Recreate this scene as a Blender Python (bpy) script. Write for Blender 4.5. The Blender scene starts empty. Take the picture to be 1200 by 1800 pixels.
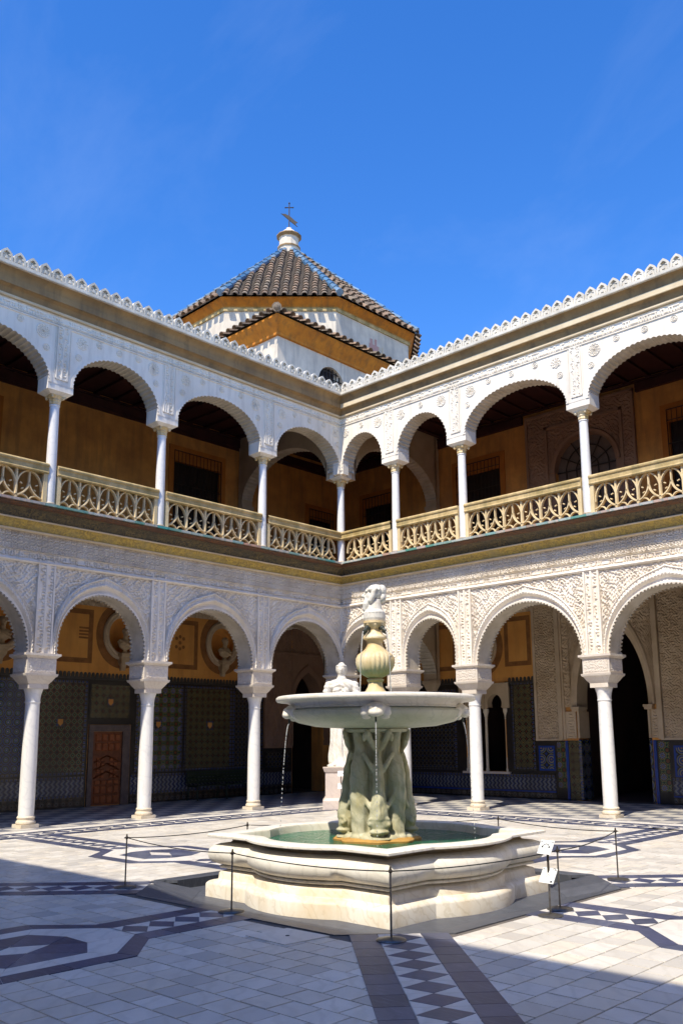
import bpy, math, random
import numpy as np
from math import sin, cos, pi, radians, sqrt, hypot, atan2
from mathutils import Vector, Matrix

random.seed(7); rng = np.random.RandomState(11)
sc = bpy.context.scene
COL = sc.collection

# ------------------------------------------------------------------ camera
CAM = np.array([16.622, -17.153, 1.6]); YAW, PITCH, ROLL = 0.7537, 0.1854, -0.0082
FPX, PPX, PPY = 1545.5, 623.5, 1011.2            # measured on a 1200 x 1800 frame
_d = np.array([-sin(YAW)*cos(PITCH), cos(YAW)*cos(PITCH), sin(PITCH)])
_r = np.array([cos(YAW), sin(YAW), 0.0]); _u = np.cross(_r, _d)
CR = _r*cos(ROLL)+_u*sin(ROLL); CU = -_r*sin(ROLL)+_u*cos(ROLL); CD = _d
def on_screen(P):
    v = np.asarray(P, float)-CAM; z = v@CD
    return PPX+FPX*(v@CR)/z, PPY-FPX*(v@CU)/z, z
cd = bpy.data.cameras.new('camera'); cam = bpy.data.objects.new('camera', cd); COL.objects.link(cam)
cam.matrix_world = Matrix(((CR[0], CU[0], -CD[0], CAM[0]), (CR[1], CU[1], -CD[1], CAM[1]),
                           (CR[2], CU[2], -CD[2], CAM[2]), (0, 0, 0, 1)))
cd.sensor_fit = 'VERTICAL'; cd.sensor_height = 36; cd.sensor_width = 24; cd.lens = FPX/1800*36
cd.shift_x = -(PPX-600)/1800; cd.shift_y = (PPY-900)/1800
cd.clip_start = .05; cd.clip_end = 3000
sc.camera = cam

# ------------------------------------------------------------------ sky, sun, exposure
SUN_EL, SUN_AZ = radians(53), radians(14.0)
SV = Vector((sin(SUN_AZ)*cos(SUN_EL), -cos(SUN_AZ)*cos(SUN_EL), sin(SUN_EL)))
w = bpy.data.worlds.new('World'); sc.world = w; w.use_nodes = True
nt = w.node_tree; nt.nodes.clear()
sky = nt.nodes.new('ShaderNodeTexSky'); sky.sky_type = 'NISHITA'; sky.sun_disc = False
sky.sun_elevation = SUN_EL; sky.sun_rotation = atan2(SV.x, SV.y)
sky.altitude = 0; sky.air_density = 1.0; sky.dust_density = 0.25; sky.ozone_density = 4.0
hs = nt.nodes.new('ShaderNodeHueSaturation'); hs.inputs['Saturation'].default_value = 1.30; hs.inputs['Hue'].default_value = .511; hs.inputs['Value'].default_value = 1.0
bg = nt.nodes.new('ShaderNodeBackground'); bg.inputs['Strength'].default_value = 0.15
wo = nt.nodes.new('ShaderNodeOutputWorld')
tc = nt.nodes.new('ShaderNodeTexCoord'); mp = nt.nodes.new('ShaderNodeMapping'); mp.inputs['Scale'].default_value = (1.2, 3.2, 2.6); mp.inputs['Rotation'].default_value = (.3, .5, .4)
cn = nt.nodes.new('ShaderNodeTexNoise'); cn.inputs['Scale'].default_value = 1.6; cn.inputs['Detail'].default_value = 7; cn.inputs['Roughness'].default_value = .62; cn.inputs['Distortion'].default_value = .5
cm = nt.nodes.new('ShaderNodeMapRange'); cm.inputs[1].default_value = .50; cm.inputs[2].default_value = .85; cm.inputs[4].default_value = .045      # thin high cirrus over the whole sky
cx_ = nt.nodes.new('ShaderNodeMix'); cx_.data_type = 'RGBA'; cx_.inputs[7].default_value = (5.2, 5.6, 6.2, 1)
nt.links.new(tc.outputs['Generated'], mp.inputs[0]); nt.links.new(mp.outputs[0], cn.inputs['Vector']); nt.links.new(cn.outputs[0], cm.inputs[0]); nt.links.new(cm.outputs[0], cx_.inputs[0])
nt.links.new(sky.outputs[0], hs.inputs['Color']); nt.links.new(hs.outputs[0], cx_.inputs[6]); nt.links.new(cx_.outputs[2], bg.inputs[0]); nt.links.new(bg.outputs[0], wo.inputs[0])
sl = bpy.data.lights.new('sun', 'SUN'); sl.energy = 3.2; sl.angle = radians(.53); sl.color = (1.0, .92, .76)
so = bpy.data.objects.new('sun', sl); COL.objects.link(so)
so.rotation_mode = 'QUATERNION'; so.rotation_quaternion = SV.to_track_quat('Z', 'Y'); so.location = (10, -30, 40)
vs = sc.view_settings; vs.view_transform = 'Standard'; vs.look = 'None'; vs.gamma = 1; vs.exposure = 0.94; vs.use_curve_mapping = False
sc.cycles.max_bounces = 8; sc.cycles.diffuse_bounces = 5; sc.cycles.glossy_bounces = 3; sc.cycles.transmission_bounces = 6
sc.cycles.transparent_max_bounces = 8; sc.cycles.use_denoising = True; sc.cycles.sample_clamp_indirect = 6
sc.cycles.caustics_reflective = False; sc.cycles.caustics_refractive = False

# ------------------------------------------------------------------ materials
class G:
    """tiny node-graph helper"""
    def __init__(s, name):
        s.m = bpy.data.materials.new(name); s.m.use_nodes = True; s.t = s.m.node_tree
        s.b = s.t.nodes['Principled BSDF']; s._pos = None
    def n(s, typ, **kw):
        x = s.t.nodes.new('ShaderNode'+typ)
        for k, v in kw.items(): setattr(x, k, v)
        return x
    def put(s, sock, v):
        if v is None: return
        if isinstance(v, bpy.types.NodeSocket): s.t.links.new(v, sock)
        elif isinstance(v, (tuple, list)) and len(v) == 3 and sock.type == 'RGBA': sock.default_value = (*v, 1)
        else: sock.default_value = v
    def ma(s, op, a, b=None, c=None):
        x = s.n('Math', operation=op); s.put(x.inputs[0], a); s.put(x.inputs[1], b); s.put(x.inputs[2], c); return x.outputs[0]
    def mix(s, f, a, b, typ='MIX'):
        x = s.n('Mix', data_type='RGBA', blend_type=typ); s.put(x.inputs[0], f); s.put(x.inputs[6], a); s.put(x.inputs[7], b); return x.outputs[2]
    def pos(s):
        if s._pos is None: s._pos = s.n('NewGeometry').outputs['Position']
        return s._pos
    def sep(s, v):
        x = s.n('SeparateXYZ'); s.put(x.inputs[0], v); return x.outputs
    def comb(s, a, b, c=0.0):
        x = s.n('CombineXYZ'); s.put(x.inputs[0], a); s.put(x.inputs[1], b); s.put(x.inputs[2], c); return x.outputs[0]
    def noise(s, scale, detail=4, rough=.55, vec=None, dist=0.0):
        x = s.n('TexNoise'); s.put(x.inputs['Vector'], vec or s.pos()); s.put(x.inputs['Scale'], scale)
        s.put(x.inputs['Detail'], detail); s.put(x.inputs['Roughness'], rough); s.put(x.inputs['Distortion'], dist); return x.outputs[0]
    def stretch(s, sx, sy, sz):
        x = s.n('Mapping'); s.put(x.inputs[0], s.pos()); x.inputs['Scale'].default_value = (sx, sy, sz); return x.outputs[0]
    def ramp(s, f, stops, interp='LINEAR'):
        x = s.n('ValToRGB'); s.put(x.inputs[0], f); cr = x.color_ramp; cr.interpolation = interp
        while len(cr.elements) < len(stops): cr.elements.new(.5)
        for e, (p, c) in zip(cr.elements, stops):
            e.position = p; e.color = (*c, 1) if isinstance(c, (tuple, list)) else (c, c, c, 1)
        return x.outputs[0]
    def band(s, f, lo, hi):           # 0..1 remap
        x = s.n('MapRange'); s.put(x.inputs[0], f); x.inputs[1].default_value = lo; x.inputs[2].default_value = hi; return x.outputs[0]
    def bump(s, h, strength=.3, dist=.01):
        x = s.n('Bump'); x.inputs['Strength'].default_value = strength; x.inputs['Distance'].default_value = dist
        s.put(x.inputs['Height'], h); s.t.links.new(x.outputs[0], s.b.inputs['Normal'])
    def done(s, col, rough=.6, metal=0.0, spec=.4):
        s.put(s.b.inputs['Base Color'], col); s.put(s.b.inputs['Roughness'], rough); s.put(s.b.inputs['Metallic'], metal)
        s.put(s.b.inputs['Specular IOR Level'], spec); return s.m
    def rand(s):
        a = s.n('ObjectInfo').outputs['Random']; b = s.n('NewGeometry').outputs['Random Per Island']
        return s.ma('FRACT', s.ma('ADD', a, b))
    def wall_uv(s):                   # on a wall of either wing one of x, y is constant
        x, y, z = s.sep(s.pos())[:3]
        return s.ma('ADD', x, y), z

def plain(name, c1, c2=None, scale=2.0, rough=.7, bump=.25, bscale=40, bdist=.006, lo=.35, hi=.68, streak=None, metal=0.0, spec=.35):
    g = G(name); c = c1
    if c2: c = g.mix(g.band(g.noise(scale, 6, .6), lo, hi), c1, c2)
    if streak:                         # weather runs: (colour, amount)
        f = g.ma('MULTIPLY', g.band(g.noise(1.0, 5, .6, g.stretch(5, 5, .6)), .48, .72), streak[1]); c = g.mix(f, c, streak[0])
    if bump: g.bump(g.noise(bscale, 5, .65), bump, bdist)
    return g.done(c, rough, metal, spec)

M = {}
M['stucco_low'] = plain('carved_stucco', (.83, .77, .68), (.74, .66, .55), 1.3, .85, .35, 55, .006, streak=((.50, .42, .32), .35))
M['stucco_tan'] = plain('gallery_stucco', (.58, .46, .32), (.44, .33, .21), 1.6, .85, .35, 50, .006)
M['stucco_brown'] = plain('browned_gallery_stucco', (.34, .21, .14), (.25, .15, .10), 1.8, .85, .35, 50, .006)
M['stucco_up'] = plain('white_stucco', (.85, .78, .67), (.74, .67, .56), .9, .85, .3, 40, .006, streak=((.47, .41, .33), .5))
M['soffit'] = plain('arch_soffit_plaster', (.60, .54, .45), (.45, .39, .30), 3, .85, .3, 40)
M['merlon'] = plain('cresting_white_lime', (.70, .65, .56), (.50, .45, .37), 3.5, .85, .2, 40)
M['ochre'] = plain('ochre_plaster', (.68, .33, .08), (.54, .23, .05), .8, .85, .25, 30, streak=((.30, .14, .05), .35))
M['ochre_up'] = plain('faded_ochre_plaster', (.74, .355, .09), (.47, .215, .065), 1.3, .88, .35, 20, streak=((.24, .13, .06), .55))
M['paint_brown'] = plain('painted_brown_border', (.20, .085, .025), (.30, .13, .04), 6, .85, .1)
M['orange'] = plain('orange_lime_paint', (.60, .225, .022), (.42, .14, .015), 1.8, .8, .3, streak=((.20, .10, .03), .7))
M['orange_frame'] = plain('orange_window_surround', (.50, .18, .03), (.38, .13, .025), 2.5, .8, .15)
M['limewash'] = plain('weathered_limewash', (.76, .67, .54), (.55, .48, .39), 1.1, .9, .35, 14, streak=((.36, .33, .29), .6))
M['dark_wood'] = plain('dark_ceiling_wood', (.055, .018, .018), (.035, .011, .012), 3, .6, .3, 30)
M['shutter'] = plain('dark_shutter_wood', (.030, .018, .014), (.018, .010, .008), 5, .55, .2)
M['iron'] = plain('black_iron', (.02, .018, .017), (.045, .03, .02), 20, .55, .2, 80, .002)
M['steel'] = plain('brushed_steel', (.20, .19, .18), (.12, .11, .10), 25, .35, .05, metal=.8)
M['rope'] = plain('black_barrier_cord', (.012, .012, .014), None, rough=.7, bump=0)
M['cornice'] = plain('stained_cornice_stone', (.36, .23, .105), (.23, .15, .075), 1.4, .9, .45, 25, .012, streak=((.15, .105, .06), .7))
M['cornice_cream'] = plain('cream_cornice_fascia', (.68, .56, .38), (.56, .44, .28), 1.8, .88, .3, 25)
M['rail'] = plain('balustrade_rail_stone', (.62, .46, .23), (.32, .23, .085), 2.6, .9, .45, 26, .012, streak=((.22, .19, .09), .7))
M['tracery'] = plain('golden_tracery_stone', (.78, .62, .36), (.64, .49, .27), 3.0, .9, .4, 30, .01, streak=((.30, .24, .13), .45))
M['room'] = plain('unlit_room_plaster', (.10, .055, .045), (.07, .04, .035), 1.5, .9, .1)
M['roomfloor'] = plain('gallery_clay_floor', (.48, .29, .18), (.38, .22, .13), 3, .6, .1)
M['bench'] = plain('dark_green_bench_paint', (.012, .028, .014), (.02, .035, .018), 8, .4, .1)
M['sign'] = plain('white_sign_board', (.78, .78, .75), None, rough=.4, bump=0)
M['ink'] = plain('dark_sign_print', (.03, .03, .035), None, rough=.5, bump=0)
M['ink_red'] = plain('faded_red_sign_print', (.55, .30, .24), None, rough=.5, bump=0)
M['bronze'] = plain('dark_bronze_spout', (.03, .035, .03), (.05, .06, .05), 20, .45, .2)
M['bust'] = plain('old_bust_marble', (.50, .38, .24), (.36, .26, .15), 5, .75, .2)
M['earth'] = plain('city_ground', (.30, .27, .23), (.24, .22, .19), .4, .95, .2, 4)
M['grout'] = plain('dark_joint_mortar', (.11, .095, .085), (.17, .145, .12), 5, .95, .2)
M['door_wood'] = plain('carved_door_wood', (.36, .105, .03), (.22, .06, .018), 9, .55, .3, 50)
M['door_wood_dark'] = plain('door_rail_wood', (.22, .066, .02), (.13, .038, .012), 9, .55, .3, 50)
M['door_marble'] = plain('dark_door_marble', (.16, .115, .10), (.09, .065, .06), 6, .45, .1)
M['pane'] = plain('clouded_window_boards', (.17, .13, .11), (.13, .10, .085), 4, .7, .1)

def marble(name, c1, c2, vein, scale=1.6, rough=.45, warm=None, vein_amt=.35):
    g = G(name)
    c = g.mix(g.band(g.noise(scale, 5, .55), .35, .7), c1, c2)
    v = g.n('TexWave'); v.wave_type = 'BANDS'; v.bands_direction = 'DIAGONAL'
    g.put(v.inputs['Vector'], g.pos()); v.inputs['Scale'].default_value = scale*1.4; v.inputs['Distortion'].default_value = 14
    v.inputs['Detail'].default_value = 4; v.inputs['Detail Scale'].default_value = 1.3
    c = g.mix(g.ma('MULTIPLY', g.band(v.outputs['Fac'], .80, 1.0), vein_amt), c, vein)
    if warm: c = g.mix(g.ma('MULTIPLY', g.band(g.noise(warm[1], 5, .65, g.stretch(1, 1, .55)), .42, .66), warm[2]), c, warm[0])
    c = g.mix(g.ma('MULTIPLY', g.rand(), .30), c, tuple(x*.80 for x in c2)); c = g.mix(g.ma('MULTIPLY', g.band(g.noise(4.5, 7, .7, g.stretch(1, 1, .35)), .55, .8), .30), c, tuple(x*.6 for x in c2))
    g.bump(g.noise(60, 4, .6), .15, .005)
    return g.done(c, g.ma('ADD', g.ma('MULTIPLY', g.noise(7, 4), .3), rough-.15), 0, .4)
M['marble'] = marble('white_column_marble', (.83, .81, .77), (.75, .73, .70), (.55, .55, .56), 1.6, .4, None, .30)
M['marble_base'] = marble('yellowed_base_marble', (.76, .68, .55), (.66, .56, .42), (.5, .42, .32), 3, .55)
M['impost'] = marble('impost_marble', (.72, .65, .56), (.62, .54, .45), (.5, .42, .35), 2.5, .65)
M['fount'] = marble('weathered_fountain_marble', (.84, .79, .69), (.74, .67, .55), (.50, .42, .28), 2.2, .55, ((.60, .42, .20), 2.4, .5))
M['fount_neck'] = marble('stained_shaded_neck_marble', (.52, .43, .30), (.40, .32, .21), (.30, .24, .15), 3, .55, ((.30, .20, .09), 4, .5))  # brown stain plus the shade under the rim, both put into the neck's colour
M['fount_white'] = marble('white_fountain_marble', (.86, .82, .73), (.78, .73, .63), (.5, .46, .38), 2.0, .5, ((.55, .47, .30), 3.0, .35))
M['urn'] = marble('yellowed_urn_marble', (.80, .71, .52), (.70, .55, .30), (.5, .40, .2), 3.5, .5, ((.66, .40, .09), 3.2, .8))
M['stem'] = marble('greened_stem_marble', (.56, .53, .39), (.38, .38, .27), (.24, .25, .16), 3.0, .6, ((.36, .30, .12), 4.5, .65))
M['bowl'] = marble('bowl_marble', (.60, .59, .47), (.44, .45, .35), (.33, .34, .26), 2.2, .5, ((.46, .43, .28), 2.2, .55))
M['silt'] = plain('iron_stained_base_stone', (.52, .29, .07), (.36, .20, .06), 8, .6, .4, 40)
M['statue'] = marble('white_statue_marble', (.83, .81, .76), (.70, .67, .60), (.50, .45, .36), 3.5, .55, ((.46, .38, .26), 9, .5))
M['pedestal'] = marble('pink_pedestal_marble', (.68, .58, .51), (.60, .50, .44), (.5, .4, .36), 2, .55)

def tile_mat(name, cols, var=.5, rough=.42, streak=None):
    g = G(name); r = g.rand()
    c = g.ramp(r, [(i/(len(cols)-1), c) for i, c in enumerate(cols)])
    c = g.mix(g.ma('MULTIPLY', g.band(g.noise(3.2, 6, .62, dist=.6), .40, .72), var), c, tuple(x*.74 for x in cols[0]))
    if streak: c = g.mix(g.ma('MULTIPLY', g.band(g.noise(6, 6, .7, g.stretch(1, 6, 1), .8), .5, .75), .6), c, streak)
    v = g.n('TexWave'); v.wave_type = 'BANDS'; v.bands_direction = 'DIAGONAL'; g.put(v.inputs['Vector'], g.n('VectorMath', operation='ADD').outputs[0]); vm = v.inputs['Vector'].links[0].from_node; g.put(vm.inputs[0], g.pos()); g.put(vm.inputs[1], g.comb(g.ma('MULTIPLY', r, 37.0), g.ma('MULTIPLY', r, 91.0)))
    v.inputs['Scale'].default_value = 2.2; v.inputs['Distortion'].default_value = 9; v.inputs['Detail'].default_value = 4; c = g.mix(g.ma('MULTIPLY', g.band(v.outputs['Fac'], .72, 1.0), .35), c, tuple(x*.70 for x in cols[0]))
    c = g.mix(g.ma('MULTIPLY', g.band(g.noise(.55, 6, .65), .50, .72), .40), c, tuple(x*f_ for x, f_ in zip(cols[0], (.78, .70, .60))))
    f = g.noise(45, 5, .7)
    c = g.mix(g.ma('MULTIPLY', g.band(f, .56, .8), .35), c, tuple(x*.55 for x in cols[0]))
    g.bump(g.noise(30, 5, .65), .18, .004)
    return g.done(c, g.band(g.noise(5, 4), -.4, 1.2) if rough is None else rough, 0, .4)
M['tile'] = tile_mat('worn_white_marble_tile', [(.73, .67, .58), (.50, .47, .425), (.79, .74, .66), (.65, .61, .545), (.74, .66, .54)], .45)
M['slab_dark'] = tile_mat('dark_slate_marble', [(.072, .085, .145), (.042, .048, .092), (.115, .128, .19), (.055, .062, .13), (.09, .094, .13)], .4, .38, (.19, .205, .28))
M['slab_white'] = tile_mat('pale_inlay_marble', [(.74, .69, .62), (.78, .73, .66), (.70, .65, .58)], .3)
M['apron'] = tile_mat('grey_apron_stone', [(.085, .092, .112), (.062, .067, .082), (.115, .122, .145)], .5, .5, (.18, .185, .205))

def lattice_mat(name, dark, light, pu, pv, kind):
    """flat floor inlay too far off to tell its pieces apart"""
    g = G(name); x, y, z = g.sep(g.pos())[:3]
    u = g.ma('FRACT', g.ma('DIVIDE', x, pu)); v = g.ma('FRACT', g.ma('DIVIDE', y, pv))
    if kind == 'diamond':
        f = g.ma('ADD', g.ma('ABSOLUTE', g.ma('SUBTRACT', u, .5)), g.ma('ABSOLUTE', g.ma('SUBTRACT', v, .5)))
        f = g.ma('LESS_THAN', f, .5)
    else:
        ck = g.n('TexChecker'); g.put(ck.inputs['Vector'], g.comb(g.ma('DIVIDE', x, pu), g.ma('DIVIDE', y, pv))); ck.inputs['Scale'].default_value = 1.0
        f = ck.outputs['Fac']
    c = g.mix(f, light, dark); c = g.mix(g.ma('MULTIPLY', g.band(g.noise(2.5, 5), .4, .7), .45), c, (.34, .32, .32))
    g.bump(g.noise(30, 4), .12, .004)
    return g.done(c, .4)
M['gallery_floor'] = lattice_mat('gallery_marble_inlay', (.17, .175, .21), (.60, .56, .50), .46, .46, 'check')

def azulejo(name, kind, p, stops, rough=.22, grime=.35):
    """glazed tile: the printed motif of one tile repeats every p metres"""
    g = G(name); u, z = g.wall_uv()
    a = g.ma('SUBTRACT', g.ma('FRACT', g.ma('DIVIDE', u, p)), .5); b = g.ma('SUBTRACT', g.ma('FRACT', g.ma('DIVIDE', z, p)), .5)
    aa, ab = g.ma('ABSOLUTE', a), g.ma('ABSOLUTE', b)
    r = g.ma('SQRT', g.ma('ADD', g.ma('MULTIPLY', a, a), g.ma('MULTIPLY', b, b)))
    if kind == 'diamond': f = g.ma('ADD', aa, ab)
    elif kind == 'circle': f = r
    elif kind == 'star':
        an = g.ma('ARCTAN2', b, a); f = g.ma('ADD', r, g.ma('MULTIPLY', g.ma('COSINE', g.ma('MULTIPLY', an, 8.0)), .06))
    elif kind == 'square': f = g.ma('MAXIMUM', aa, ab)
    elif kind == 'lozenge':
        f = g.ma('FRACT', g.ma('ADD', g.ma('MULTIPLY', a, 1.0), g.ma('MULTIPLY', g.ma('PINGPONG', g.ma('ADD', z, 0.0), p*.5), 1.0/p)))
    c = g.ramp(f, stops, 'CONSTANT')
    c = g.mix(g.ma('MULTIPLY', g.band(g.noise(1.7, 5), .4, .7), grime), c, (.035, .025, .02))
    e = g.ma('MAXIMUM', aa, ab); g.bump(g.ma('ADD', g.ma('MULTIPLY', g.ma('GREATER_THAN', e, .485), -1.0), g.noise(9, 3)), .25, .003)
    return g.done(c, rough, 0, .5)
DK, BL, OC, GN, WH, BR = (.014, .012, .013), (.014, .045, .19), (.27, .165, .035), (.035, .12, .055), (.36, .35, .31), (.13, .045, .015)
M['az_diamond'] = azulejo('azulejo_diamond', 'diamond', .17, [(0, OC), (.10, DK), (.30, GN), (.40, (.26, .20, .10)), (.47, DK), (.60, BR), (.72, DK)])
M['az_circle'] = azulejo('azulejo_ring', 'circle', .20, [(0, OC), (.08, DK), (.20, (.22, .18, .07)), (.27, DK), (.38, (.17, .15, .06)), (.46, DK), (.60, BR)])
M['az_star'] = azulejo('azulejo_star', 'star', .26, [(0, OC), (.08, BL), (.20, WH), (.25, DK), (.35, OC), (.40, GN), (.48, DK), (.58, BR)])
M['az_blue'] = azulejo('azulejo_blue', 'circle', .22, [(0, WH), (.05, BL), (.17, (.05, .12, .10)), (.26, DK), (.38, (.02, .06, .22)), (.48, DK), (.60, BL)])
M['az_ring_blue'] = azulejo('azulejo_blue_ring', 'circle', .30, [(0, OC), (.08, BL), (.22, (.30, .26, .10)), (.30, (.02, .05, .20)), (.42, (.20, .21, .12)), (.48, DK), (.6, BL)])
M['az_trellis'] = azulejo('azulejo_dark_trellis', 'diamond', .15, [(0, BL), (.12, DK), (.38, (.15, .15, .14)), (.44, DK), (.56, (.12, .09, .05)), (.62, DK)])
M['az_dado'] = azulejo('azulejo_white_blue_dado', 'lozenge', .13, [(0, (.17, .18, .20)), (.30, (.02, .035, .11)), (.62, DK), (.80, (.13, .14, .16))])
M['az_frame'] = azulejo('azulejo_frame', 'square', .11, [(0, BL), (.20, (.10, .09, .08)), (.38, DK)])
M['az_base'] = azulejo('azulejo_base_band', 'star', .19, [(0, DK), (.12, (.13, .11, .09)), (.27, DK), (.36, (.14, .09, .05)), (.42, DK)])
M['az_black'] = plain('black_glazed_border', (.016, .014, .014), (.03, .024, .02), 4, .3, .1)
M['az_bluestrip'] = plain('cobalt_glazed_strip', (.012, .055, .30), (.02, .04, .18), 5, .25, .1)
M['crest'] = plain('tin_glazed_cresting', (.06, .055, .05), (.03, .026, .025), 8, .4, .2)

def ceramic_band(name, a, b, c3, scale):
    g = G(name); f = g.noise(scale, 5, .65, dist=1.5)
    c = g.mix(g.band(f, .42, .58), a, b); c = g.mix(g.ma('MULTIPLY', g.band(g.noise(2.2, 5), .45, .7), .7), c, c3)
    g.bump(f, .8, .025); return g.done(c, .45)
M['gold_band'] = ceramic_band('gilded_ceramic_band', (.56, .38, .075), (.30, .21, .06), (.40, .31, .12), 13)
M['black_band'] = ceramic_band('dark_ceramic_band', (.035, .030, .022), (.16, .115, .045), (.07, .06, .04), 15)
M['rope_tile'] = ceramic_band('brown_rope_tile', (.20, .075, .02), (.05, .03, .02), (.10, .05, .03), 30)
M['edge_tile'] = tile_mat('glazed_edge_tile', [(.03, .30, .30), (.55, .50, .45), (.50, .28, .20), (.50, .49, .47), (.10, .26, .20), (.58, .54, .5)], .3, .3)
g = G('roof_barrel_tile'); r_ = g.rand()
c = g.ramp(r_, [(0, (.26, .16, .10)), (.25, (.16, .115, .08)), (.5, (.34, .22, .14)), (.75, (.13, .10, .075)), (1, (.30, .23, .16))])
c = g.mix(g.ma('MULTIPLY', g.band(g.noise(3, 6, .65), .45, .65), .75), c, (.07, .062, .05)); c = g.mix(g.ma('MULTIPLY', g.band(g.noise(9, 5, .7), .52, .7), .5), c, (.33, .29, .22))
g.bump(g.noise(25, 4), .3, .02); M['rooftile'] = g.done(c, .9)
M['roofbed'] = plain('roof_channel_clay', (.045, .035, .028), (.07, .055, .04), 6, .95, .2)
M['hip_blue'] = tile_mat('blue_glazed_hip_tile', [(.10, .22, .36), (.06, .14, .25), (.22, .32, .42), (.14, .22, .30)], .4, .35)
g = G('basin_water'); f = g.noise(4.5, 5, .62, dist=1.8); g.bump(f, 1.0, .22)
g.b.inputs['Transmission Weight'].default_value = .35; g.b.inputs['IOR'].default_value = 1.33; M['water'] = g.done((.03, .27, .15), .03, 0, .8)
g = G('falling_water'); g.b.inputs['Transmission Weight'].default_value = .5; g.b.inputs['IOR'].default_value = 1.33; M['jet'] = g.done((.85, .87, .88), .1, 0, .5)
M['basin_floor'] = plain('algae_basin_floor', (.10, .34, .20), (.05, .20, .12), 4, .8, .2)

# ------------------------------------------------------------------ mesh helpers
def tag(o, label=None, cat=None, group=None, kind=None):
    for k, v in (('label', label), ('category', cat), ('group', group), ('kind', kind)):
        if v: o[k] = v
    return o
def empty(name, loc, label=None, cat=None, group=None, kind=None, rz=0.0):
    o = bpy.data.objects.new(name, None); COL.objects.link(o); o.location = loc; o.rotation_euler = (0, 0, rz)
    o.empty_display_size = .1
    return tag(o, label, cat, group, kind)
def wloc(o):
    v = Vector((0, 0, 0))
    while o: v += o.location; o = o.parent
    return np.array(v)

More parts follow.
